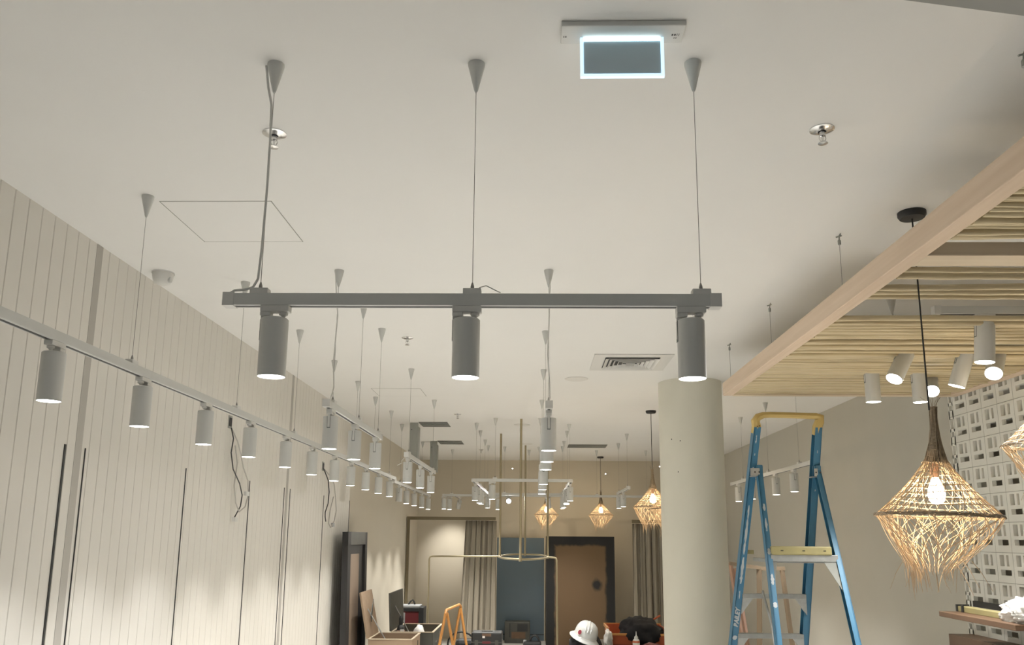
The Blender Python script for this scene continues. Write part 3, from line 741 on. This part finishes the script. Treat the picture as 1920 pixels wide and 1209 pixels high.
# orange A-frame stand
t=empty('orange_trestle',(-.95,9.95,0),'orange painted tubular A-frame trestle in front of the taupe curtain','trestle')
za=.99
G().tube([(-.045,-.33,za-.05),(-.045,-.30,za-.012),(-.04,-.26,za),(.045,.33,za+.012),(.06,.38,za-.01),(.062,.40,za-.05)],.0155,10).build('top_bar',M['orange'],t,smooth=True)
for (x,y,dx) in ((-.045,-.33,-.17),(-.035,-.29,.20),(.055,.37,-.15),(.06,.38,.17)):
    G().tube([(x,y,za-.03),(x+dx*.5,y,za*.5),(x+dx*1.15,y,0)],.0155,10).build('trestle_leg',M['orange'],t,smooth=True)
G().tube([(-.20,-.33,.25),(.16,-.29,.25)],.011,8).build('spreader',M['orange'],t)
# black cases
def case(x,y,z,w,d,h,label,front=True):
    t=empty('power_tool_case',(x,y,z),label,'tool case','black tool cases')
    G().box(-w/2,-d/2,0,w/2,d/2,h).build('case_shell',M['black'],t,bevel=.018)
    G().box(-w/2-.004,-d/2-.004,h*.62,w/2+.004,d/2+.004,h*.66).build('seam',M['chest'],t)
    G().box(-.05,-d/2-.006,h*.60,.05,-d/2,h*.68).build('red_front_panel',M['red'],t); G().box(-.055,-d/2-.006,h*.86,.055,-d/2,h*.96).build('brown_top_panel',M['shelf'],t)
    G().box(-.05,-d/2-.008,h*.80,-.02,-d/2-.001,h*.88).build('badge',M['plate'],t)
    G().tube([(-.05,-d/2-.005,h*.22),(-.045,-d/2-.03,h*.2),(.045,-d/2-.03,h*.2),(.05,-d/2-.005,h*.22)],.008,8).build('case_handle',M['grey'],t)
    for sx in (-1,1): G().box(sx*w*.33-.02,-d/2-.010,h*.5,sx*w*.33+.02,-d/2,h*.72).build('latch',M['chest'],t,bevel=.003)
    G().box(-.07,-.02,h,.07,.02,h+.012).build('top_grip',M['chest'],t,bevel=.004)
case(-.58,10.6,0,.40,.30,.33,'lower black tool case on the floor under another, right of the orange trestle')
case(-.58,10.6,.345,.37,.28,.32,'black tool case with dark red front panel, on top of another case')
t=empty('coiled_hose',(-.87,11.0,0),'black hose loop standing beside the orange trestle','hose')
G().tube([(-.16+.17*math.cos(a)+.1,0,.47+.14*math.sin(a)) for a in [PI*i/10 for i in range(11)]]+[(-.23,0,.0)],.012,8).build('hose_loop',M['black'],t,smooth=True)
G().box(-.13,-.1,0,.16,.1,.53).build('hose_reel',M['black'],t,bevel=.05)
# things at the blue panel
t=empty('dark_crate',(-.30,15.12,0),'low dark green grey crate standing at the foot of the blue panel','crate')
G().box(-.22,-.13,.0,.22,.13,.36).build('crate_body',M['chest'],t,bevel=.01)
G().box(-.14,-.134,.10,-.12,-.13,.34).build('strap',M['black'],t); G().box(.0,-.135,.20,.18,-.13,.32).build('dark_label',M['black'],t)
G().box(-.10,-.134,.08,.14,-.13,.19).build('brown_label',M['shelf'],t)
t=empty('power_tool_bag',(-.02,14.4,0),'black tool bag with a looped handle on the floor before the blue panel','bag')
G().box(-.17,-.10,0,.13,.10,.11).build('bag_body',M['black'],t,bevel=.03)
G().tube([(.02+.075*math.cos(a),0,.10+.10*math.sin(a)) for a in [PI*(i/12)*1.15-.2 for i in range(13)]],.018,10).build('loop_handle',M['black'],t,smooth=True)
G().lathe([(.03,0),(.028,.05)],12,(-.14,-.02,.08)).build('grey_knob',M['grey'],t,smooth=True)
# work table with hat, tub, bottle
t=empty('work_table',(.87,8.85,0),'folding work table carrying the white hard hat and the orange tub','table')
G().box(-.50,-.62,.70,.48,.46,.735).build('table_top',M['chest'],t,bevel=.004)
for sx in (-1,1):
    for sy in (-1,1): G().box(sx*.44-.02,sy*.45-.05-.02,0,sx*.44+.02,sy*.45-.05+.02,.70).build('table_leg',M['alu'],t)
blob('tool_bag',(.485,8.45,.735),(.15,.12,.10),M['blackcloth'],'black cloth bag under the white hard hat','bag',5,.15,1.6,3)
# hard hat
t=empty('hard_hat',(.485,8.42,.85),'white full brim hard hat with a dark red crest, tilted on a black bag','hard hat')
prof=[(.150,-.012),(.152,-.006),(.146,.0),(.128,.010),(.116,.020),(.112,.030),(.112,.060),(.105,.095),(.088,.128),(.060,.150),(.028,.160),(.0,.162)]
HM=Matrix.Rotation(.34,4,'Y')@Matrix.Rotation(.18,4,'X')@Matrix.Diagonal((1,1.14,1,1))
G().lathe(prof,40,cap0=False,cap1=False,M=HM).build('shell',M['helmet'],t,smooth=True).modifiers.new('t','SOLIDIFY').thickness=.003
g=G()
for off in (-.03,0,.03):
    pts=[]
    for i in range(15):
        a=-1.25+2.5*i/14; yy=.117*math.sin(a)*1.12; r=math.cos(a); zz=.055+.106*math.cos(a)
        pts.append(HM@Vector((off*.9,yy*.92,zz*(1-.9*abs(off)) if off==0 else zz-.004)))
    g.tube(pts,.0065 if off==0 else .004,8)
g.build('crown_ridge',M['helmet'],t,smooth=True)
g=G().lathe([(.1135,.022),(.1145,.030),(.1135,.036)],36,cap0=False,cap1=False,M=HM); g.build('band_ridge',M['whitedk'],t,smooth=True)
# crest decals on the shell, facing the camera left
def decal(cx,cz,r,m,nm,par):
    g=G(); 
    a=math.radians(cx); rr=.1132
    c=Vector((rr*math.cos(a),rr*math.sin(a),cz)); n=Vector((math.cos(a),math.sin(a),.18)).normalized(); u=Vector((-math.sin(a),math.cos(a),0)); v=n.cross(u)
    pts=[HM@(c+n*.003+u*(r*.8*math.cos(q))+v*(r*math.sin(q))) for q in [2*PI*i/20 for i in range(20)]]
    pts2=[HM@(c+n*-.004+u*(r*.8*math.cos(q))+v*(r*math.sin(q))) for q in [2*PI*i/20 for i in range(20)]]
    o=len(g.v); g._add(pts+pts2,[tuple(range(20))]+[(i,(i+1)%20,(i+1)%20+20,i+20) for i in range(20)])
    return g.build(nm,m,par)
d=decal(-128,.060,.030,M['plate'],'crest_patch',t)
E_=decal(-127,.061,.022,M['crest'],'red_crest',t); E_.location=(-.0025,-.0045,.001)
# bottle
t=empty('glue_bottle',(.975,8.36,.735),'small white nozzle bottle with a red band in front of the orange tub','bottle')
G().lathe([(.032,0),(.034,.01),(.034,.095),(.028,.110),(.020,.115)],18).build('bottle_body',M['helmet'],t,smooth=True)
G().lathe([(.0348,.082),(.0348,.100)],18,cap0=False,cap1=False).build('red_band',M['redor'],t,smooth=True)
G().lathe([(.0345,.02),(.0345,.078)],18,cap0=False,cap1=False).build('paper_label',M['plate'],t,smooth=True)
G().lathe([(.020,.115),(.018,.135),(.006,.15),(.003,.185)],12).build('nozzle',M['helmet'],t,smooth=True)
# orange tub
t=empty('orange_tub',(1.035,9.0,.736),'orange tub heaped with black cloth left of the column','tub')
g=G(); w,d,h=.29,.22,.17
g.box(-w,-d,0,w,-d+.012,h-.06); g.box(-w,d-.012,0,w,d,h); g.box(-w,-d,0,-w+.012,d,h); g.box(w-.012,-d,0,w,d,h); g.box(-w,-d,0,w,d,.012)
g.build('tub_walls',M['redor'],t)
g=G(); g.box(-w-.012,-d-.012,h-.07,w+.012,-d,h-.05); g.box(-w-.012,d,h-.012,w+.012,d+.014,h+.008); g.box(-w-.014,-d,h-.02,-w,d,h+.006); g.build('tub_rim',M['orange'],t)
G().tube([(.15,d,h+.0),(.30,d,h+.09)],.010,8).build('tub_handle',M['redor'],t)
blob('black_clothing',(1.085,8.93,.752),(.20,.20,.155),M['blackcloth'],'black crumpled clothing heaped in the orange tub','clothing',9,.22,2.0,4)
blob('plastic_sheet',(.735,8.70,.736),(.035,.05,.10),M['plate'],'pale crumpled plastic sheet at the left side of the orange tub','plastic sheet',4,.35,2.6,4)
blob('red_cloth',(1.13,8.42,.736),(.10,.05,.045),M['red'],'red cloth lying in front of the orange tub by the column','cloth',6,.2,2.6,3)

# ------------------------------------------------------------------ ladder
lad=empty('platform_ladder',(1.80,6.05,0),'blue fibreglass platform step ladder with yellow guard rail, paint splashed','ladder')
def LP(x,y,z): return (x-1.80,y-6.05,z)
def stepY(z): return 6.1+(2.33-z)*.28
def stepX(s,z): # s 0 left 1 right
    t=(2.62-z)/(2.62-1.1)
    return (1.600+(1.470-1.600)*t) if s==0 else (2.035+(1.986-2.035)*t)
def rearY(z): return 6.06-(2.27-z)*.40
def rearX(s,z):
    t=(2.27-z)/(2.27-1.1)
    return (1.612+(1.560-1.612)*t) if s==0 else (2.028+(2.062-2.028)*t)
def crail(pa,pb,w,d,inner,nm):
    """channel section rail: web facing out, two flanges"""
    a=Vector(LP(*pa)); b=Vector(LP(*pb)); g=G()
    u=(b-a).normalized(); side=Vector((1,0,0)); fwd=side.cross(u).normalized()
    g.beam(a,b,.008,d,up=fwd) if False else None
    for off,ww,dd in ((0,.008,d),):
        pass
    def slab(c0,c1,wx,wy):
        M4=Matrix((( side.x,fwd.x,u.x,0),(side.y,fwd.y,u.y,0),(side.z,fwd.z,u.z,0),(0,0,0,1)))
        L=(b-a).length
        g.box(c0-wx/2,c1-wy/2,0,c0+wx/2,c1+wy/2,L,Matrix.Translation(a)@M4)
    slab(inner*(-w/2+.004),0,.008,d)
    slab(0,-d/2+.003,w,.006); slab(0,d/2-.003,w,.006)
    return g.build(nm,M['blue'],lad)
sr=[]
for s in (0,1):
    inn=1 if s==0 else -1
    r=crail((stepX(s,0.0),stepY(0.0),.0),(stepX(s,2.60),stepY(2.60),2.60),.048,.075,inn,'step_rail'); sr.append(r)
rr=[]
for s in (0,1):
    inn=1 if s==0 else -1
    rr.append(crail((rearX(s,0.0),rearY(0.0),.0),(rearX(s,2.30),rearY(2.30),2.30),.036,.055,inn,'rear_leg'))
    G().box(*LP(rearX(s,2.3)-.022,rearY(2.3)-.034,2.26),*LP(rearX(s,2.3)+.022,rearY(2.3)+.034,2.325)).build('leg_cap',M['blue'],lad,bevel=.008)
    # hinge plates
    xx=(stepX(s,2.3)+rearX(s,2.3))/2
    G().box(*LP(stepX(s,2.28)-.030,rearY(2.28)-.040,2.245),*LP(rearX(s,2.28)-.006 if s==0 else rearX(s,2.28)-.01,rearY(2.28)-.034,2.30)).build('hinge_plate',M['alu'],lad)
    G().box(*LP(xx-.045,6.06,2.24),*LP(xx+.03,6.14,2.246)).build('hinge_plate',M['alu'],lad)
    for k in (0,1): 
        G().lathe([(.006,0),(.005,.004)],8,M=Matrix.Translation(LP(xx-.02+.03*k,rearY(2.28)-.040,2.272))@Matrix.Rotation(PI/2,4,'X')).build('rivet',M['black'],lad)
    G().box(*LP(stepX(s,0)-.03,stepY(0)-.045,0),*LP(stepX(s,0)+.03,stepY(0)+.045,.04)).build('foot_pad',M['black'],lad)
    G().box(*LP(rearX(s,0)-.024,rearY(0)-.035,0),*LP(rearX(s,0)+.024,rearY(0)+.035,.04)).build('foot_pad',M['black'],lad)
# yellow guard: across the top with bent ends
zt=2.62; yt=stepY(zt)
g=G()
pL=[LP(stepX(0,2.55)-.0,stepY(2.55),2.555),LP(stepX(0,2.6),yt,2.60),LP(1.592,yt,2.640),LP(1.612,yt,2.668),LP(1.65,yt,2.682),LP(1.70,yt,2.685),LP(1.95,yt,2.679),LP(2.03,yt,2.676),LP(2.058,yt,2.668),LP(2.052,yt,2.64),LP(stepX(1,2.6),yt,2.60),LP(stepX(1,2.55),stepY(2.55),2.545)]
rs=[.030,.030,.028,.024,.020,.019,.019,.021,.026,.029,.031,.031]
vs=[];n=4
g.tube(pL,[r*1.15 for r in rs],8)
o=g.build('guard_rail',M['yellow'],lad,smooth=True)
G().lathe([(.004,0),(.004,.004)],8,M=Matrix.Translation(LP(1.595,yt-.031,2.595))@Matrix.Rotation(PI/2,4,'X')).build('rivet',M['black'],lad)
G().lathe([(.004,0),(.004,.004)],8,M=Matrix.Translation(LP(1.612,yt-.031,2.60))@Matrix.Rotation(PI/2,4,'X')).build('rivet',M['black'],lad)
# platform
zp=1.672
yr=rearY(zp); ysx=stepY(zp)
G().box(*LP(1.60,yr-.01,zp-.028),*LP(2.035,ysx+.02,zp-.004)).build('platform',M['alu'],lad,bevel=.003)
G().box(*LP(1.592,yr-.030,zp-.018),*LP(2.040,yr-.020,zp+.028)).build('platform_front_edge',M['alu'],lad,bevel=.002)
g=G(); g.box(*LP(1.598,yr-.040,zp+.026),*LP(2.00,yr+.015,zp+.083))
o=g.build('platform_lip',M['yellowdk'],lad,bevel=.008)
g=G()
for x in (1.665,1.81,1.95): g.box(*LP(x-.009,yr-.042,zp+.052),*LP(x+.009,yr-.040,zp+.057))
g.build('lip_marks',M['black'],o)
G().box(*LP(1.50,ysx-.02,zp+.02),*LP(1.60,ysx+.03,zp+.05)).build('side_lip',M['yellowdk'],lad,bevel=.004)
for s,sx in ((0,1),(1,-1)):
    x=rearX(s,1.6); g=G()
    a=LP(x,rearY(1.64)-.012,1.655); b=LP(x+sx*.055,rearY(1.64)-.012,1.655); c=LP(x,rearY(1.42)-.012,1.44)
    k=1.9 if s==1 else .9
    b=LP(x+sx*.055*k,rearY(1.64)-.012,1.655)
    off=Vector((0,.004,0)); P=[Vector(a),Vector(b),Vector(c)]
    g._add(P+[p+off for p in P],[(0,1,2),(5,4,3),(0,3,4,1),(1,4,5,2),(2,5,3,0)])
    g.build('gusset_brace',M['gusset'],lad)
# treads
zz=[1.407,1.118,.83,.54,.25]
for z in zz:
    y=stepY(z); xa=stepX(0,z)+.02; xb=stepX(1,z)-.02
    g=G().box(*LP(xa,y-.045,z-.028),*LP(xb,y+.05,z)); g.box(*LP(xa,y-.050,z-.030),*LP(xb,y-.045,z+.003))
    td=g.build('tread',M['alu'],lad,bevel=.002)
    for s,sx in ((0,1),(1,-1)):
        xe=xa if s==0 else xb; P=[Vector(LP(xe,y-.045,z-.03)),Vector(LP(xe+sx*.075,y-.045,z-.03)),Vector(LP(xe-sx*.008,y-.02,z-.145))]
        off=Vector((0,.03,0)); g=G(); g._add(P+[p+off for p in P],[(0,1,2),(5,4,3),(0,3,4,1),(1,4,5,2),(2,5,3,0)]); g.build('tread_brace',M['alu'],td)
G().tube([LP(1.66,6.30,1.43),LP(1.635,6.0,1.2),LP(1.60,5.72,.75)],.009,8).build('spreader_bar',M['alu'],lad)
for z in (.35,.85): G().beam(LP(rearX(0,z),rearY(z),z),LP(rearX(1,z),rearY(z),z),.02,.03).build('rear_crossbar',M['alu'],lad)
# white paint splashes and the scuffed lettering on the rails
rnd=random.Random(11)
def splash(s,fx,fy,dd,z,ln,w,n,seed,par):
    r=random.Random(seed); g=G(); P=[]
    for i in range(n):
        t=i/(n-1); P.append((w*(.4+.6*math.sin(PI*t))*r.uniform(.6,1.1), z+ln*(t-.5)))
    vs=[]
    yy=fy; 
    L_=[(fx(s,zz)-a+r.uniform(-.003,.003), fy(zz)-dd, zz) for a,zz in P]; R_=[(fx(s,zz)+a, fy(zz)-dd, zz) for a,zz in P]
    for i in range(n-1):
        g._add([LP(*L_[i]),LP(*R_[i]),LP(*R_[i+1]),LP(*L_[i+1])],[(0,1,2,3)])
    o=g.build('paint_splash',M['paint'],par); o.modifiers.new('t','SOLIDIFY').thickness=.001
for (z,ln,w,sd) in ((2.50,.05,.004,1),(2.52,.03,.003,2),(2.40,.02,.004,3),(2.30,.02,.004,4),(1.98,.12,.006,5),(1.86,.16,.012,6),(1.74,.10,.008,7),(1.60,.14,.012,8),(1.52,.08,.010,9),(1.40,.06,.005,12),(1.09,.03,.02,10)):
    splash(0,stepX,stepY,.0395,z,ln,w,7,sd,sr[0])
for (z,ln,w,sd) in ((2.02,.05,.010,21),(1.90,.09,.009,22),(1.72,.04,.012,23),(1.54,.07,.012,24),(1.38,.035,.015,25)):
    splash(0,rearX,rearY,.030,z,ln,w,7,sd,rr[0])
for (z,ln,w,sd) in ((2.42,.02,.003,31),(2.15,.015,.004,32)): splash(1,stepX,stepY,.0395,z,ln,w,6,sd,sr[1])
# rail lettering (worn, runs up the rail)
def text_mesh(s,size,name,m,parent,M4):
    cu=bpy.data.curves.new(name,'FONT'); cu.body=s; cu.size=size; cu.extrude=.0006; cu.offset=.0022; cu.shear=.25; cu.align_x='CENTER'; cu.align_y='CENTER'
    ob=bpy.data.objects.new('tmp_text',cu); C.objects.link(ob); bpy.context.view_layer.update()
    me=bpy.data.meshes.new_from_object(ob.evaluated_get(bpy.context.evaluated_depsgraph_get())); me.name=name
    bpy.data.objects.remove(ob); me.materials.clear(); me.materials.append(m)
    me.transform(M4); o=bpy.data.objects.new(name,me); C.objects.link(o); o.parent=parent; return o
u=Vector((stepX(0,1.4)-stepX(0,1.2),stepY(1.4)-stepY(1.2),.2)).normalized()
side=Vector((1,0,0)); nn=u.cross(side).normalized(); nn = nn if nn.y<0 else -nn
vv=nn.cross(u).normalized()
p=Vector(LP(stepX(0,1.235),stepY(1.235)-.0415,1.235))
M4=Matrix(((u.x,vv.x,nn.x,p.x),(u.y,vv.y,nn.y,p.y),(u.z,vv.z,nn.z,p.z),(0,0,0,1)))
text_mesh('BAILEY',.046,'rail_lettering',M['paint'],sr[0],M4)

# timber frames behind ladder
t=empty('leaning_battens',(1.95,8.6,0),'raw timber frame leaning by the right wall behind the blue ladder','timber frame','leaning timber frames')
G().beam((0,0,1.56),(.33,.05,1.515),.03,.035).build('top_member',M['timber'],t); G().beam((.33,.05,1.51),(.56,.05,1.515),.03,.035).build('top_member',M['timber'],t)
G().beam((.305,.05,1.51),(.20,-.1,0),.045,.03).build('upright',M['timber'],t); G().beam((.53,.05,1.51),(.62,-.1,0),.038,.03).build('upright',M['timber'],t)
t=empty('leaning_battens',(2.0,8.9,0),'pink primed pair of battens leaning behind the left leg of the ladder','timber battens','leaning timber frames')
G().beam((.05,.1,1.55),(.18,-.1,0),.032,.03).build('batten',M['pink'],t); G().beam((.10,.1,1.50),(.235,-.1,0),.032,.03).build('batten',M['pink'],t)
t=empty('cardboard_box',(2.32,7.55,0),'low dark box with open white flaps behind the ladder foot','box')
G().box(-.16,-.15,0,.22,.2,.74).build('box_body',M['cloth'],t); G().box(-.17,-.16,.70,-.02,-.12,.80).build('dark_flap',M['black'],t)
G().box(.0,-.16,.74,.22,.2,.755).build('white_flap',M['cloth'],t)

# ------------------------------------------------------------------ white cut-out screen, shelf
sx=3.13; t=empty('cutout_screen',(sx,4.6,0),'white screen of square tiles with rectangular cut-outs beside the right wall','screen')
T=.1975; y1=6.33; ztop=2.912
def tilepattern(g,yy,zz,sz,th):
    # tile spans y in [yy-sz, yy], z in [zz-sz, zz]; holes: tall, narrow, horizontal
    ya,yb=yy-sz,yy; f=lambda q: yy-sz*q; h=lambda q: zz-sz*q
    # columns measured from the far edge (left in the picture)
    def bx(q0,q1,r0,r1): g.box(0,f(q1),h(r1),th,f(q0),h(r0))
    bx(0,1,0,.08); bx(0,.19,.08,.45); bx(.46,.60,.08,.45); bx(.74,1,.08,.45)
    bx(0,1,.45,.57); bx(0,.20,.57,.76); bx(.84,1,.57,.76); bx(0,1,.76,1)
import itertools
nz=15
for j in range(nz):
    zz=ztop-.0-j*T
    if zz-T<0: break
    g=G()
    for i in range(15):
        yy=y1-.07-i*T
        tilepattern(g,yy,zz,T,.03)
    # far half tile: a narrow slot and a short slot
    g.box(0,y1-.07,zz-T,.03,y1-.052,zz); g.box(0,y1-.07,zz-.016,.03,y1,zz); g.box(0,y1-.07,zz-.112,.03,y1,zz-.089); g.box(0,y1-.07,zz-T,.03,y1,zz-.15); g.box(0,y1-.014,zz-T,.03,y1,zz)
    o=g.build('tile_row',M['screen'],t,loc=(0,-4.6,0))
    G().box(-.0012,y1-15*T-.07,zz-.0015,.0,y1,zz+.0015).build('joint_line',M['screenjoint'],o)
g=G()
for i in range(16): g.box(-.0008,y1-.07-i*T-.0006,.0,.0,y1-.07-i*T+.0006,ztop)
g.build('vertical_joints',M['screenjoint'],t,loc=(0,-4.6,0))
# track and spotlights added to light the space beyond the screen
rail('added white track in the space beyond the cut-out screen', (4.5,4.2),(4.5,8.6),TZ,[(4.5,4.6),(4.5,8.2)])
spot(4.5,5.2,UZ,'added white spotlight beyond the cut-out screen, nearest','added spotlights beyond the screen',PI/2)
spot(4.5,6.9,UZ,'added white spotlight beyond the cut-out screen, middle','added spotlights beyond the screen',PI/2)
spot(4.0,8.2,UZ,'added white spotlight beyond the cut-out screen, farthest','added spotlights beyond the screen',PI/2)
t=empty('bare_bulb_lamp',(4.05,7.05,H),'bright bare bulb shining through the cut-out screen right of the big pendant','lamp')
zb=2.02-H
G().tube([(0,0,0),(0,0,zb+.04)],.003,6).build('cord',M['black'],t); G().lathe([(.01,zb+.045),(.03,zb),(.02,zb-.03),(.004,zb-.04)],14).build('bulb',M['bulb'],t,smooth=True)
# shelf
t=empty('timber_shelf',(2.67,4.3,1.30),'dark oiled timber shelf fixed to the white screen at the lower right','shelf')
G().box(0,.58,.012,.46,1.475,.045).build('shelf_board',M['shelf'],t,bevel=.003)
G().box(.0,.0,.0,.46,.58,.045).build('shelf_board',M['shelf'],t,bevel=.003) if False else None
G().box(.42,.58,-.02,.46,1.6,.0).build('support_batten',M['darkframe'],t)
G().box(.44,.58,.045,.46,1.9,.085).build('rear_batten',M['darkframe'],t)
t2=empty('timber_shelf',(3.02,4.3,1.10),'lower dark timber ledge along the foot of the white screen','shelf')
G().box(-.06,.3,-.06,.11,1.98,.05).build('shelf_board',M['shelf'],t2)
sb=empty('spirit_level',(2.83,5.42,1.345),'flat pale yellow timber length lying on the dark shelf','timber length')
G().box(-.04,-.42,0,.03,.34,.035).build('level_body',M['yellowdk'],sb,bevel=.003)
G().box(-.045,.34,0,.035,.36,.045).build('end_cap',M['black'],sb); G().box(-.05,.26,0,-.04,.28,.045).build('clamp',M['black'],sb)
blob('crumpled_cloth',(2.88,4.98,1.345),(.15,.24,.085),M['cloth'],'white crumpled cloth lying on the dark timber shelf','cloth',12,.32,2.4,5)

# ------------------------------------------------------------------ light of the shopfront behind the camera
w=bpy.data.worlds.new('world'); bpy.context.scene.world=w; w.use_nodes=True
bg=w.node_tree.nodes['Background']; bg.inputs[0].default_value=(.80,.90,1,1); bg.inputs[1].default_value=.19

# ------------------------------------------------------------------ camera
cam=bpy.data.cameras.new('camera'); co=bpy.data.objects.new('camera',cam); C.objects.link(co)
F=1560.; cam.sensor_fit='HORIZONTAL'; cam.sensor_width=36; cam.lens=F*36/1920
cam.shift_x=0; cam.shift_y=(700-604.5)/1920; cam.clip_start=.05; cam.clip_end=100
pitch=math.radians(11.12); yaw=math.radians(1.65); roll=.009
Rm=Matrix.Rotation(yaw,4,'Z')@Matrix.Rotation(PI/2+pitch,4,'X')@Matrix.Rotation(roll,4,'Z')
co.matrix_world=Matrix.Translation((0,0,1.8))@Rm
sc=bpy.context.scene; sc.camera=co
sc.view_settings.view_transform='Standard'; sc.view_settings.look='None'; sc.view_settings.gamma=1; sc.view_settings.use_curve_mapping=False
sc.view_settings.exposure=0.06
sc.cycles.use_denoising=True
sc.cycles.max_bounces=8; sc.cycles.diffuse_bounces=5; sc.cycles.glossy_bounces=3; sc.cycles.sample_clamp_indirect=4
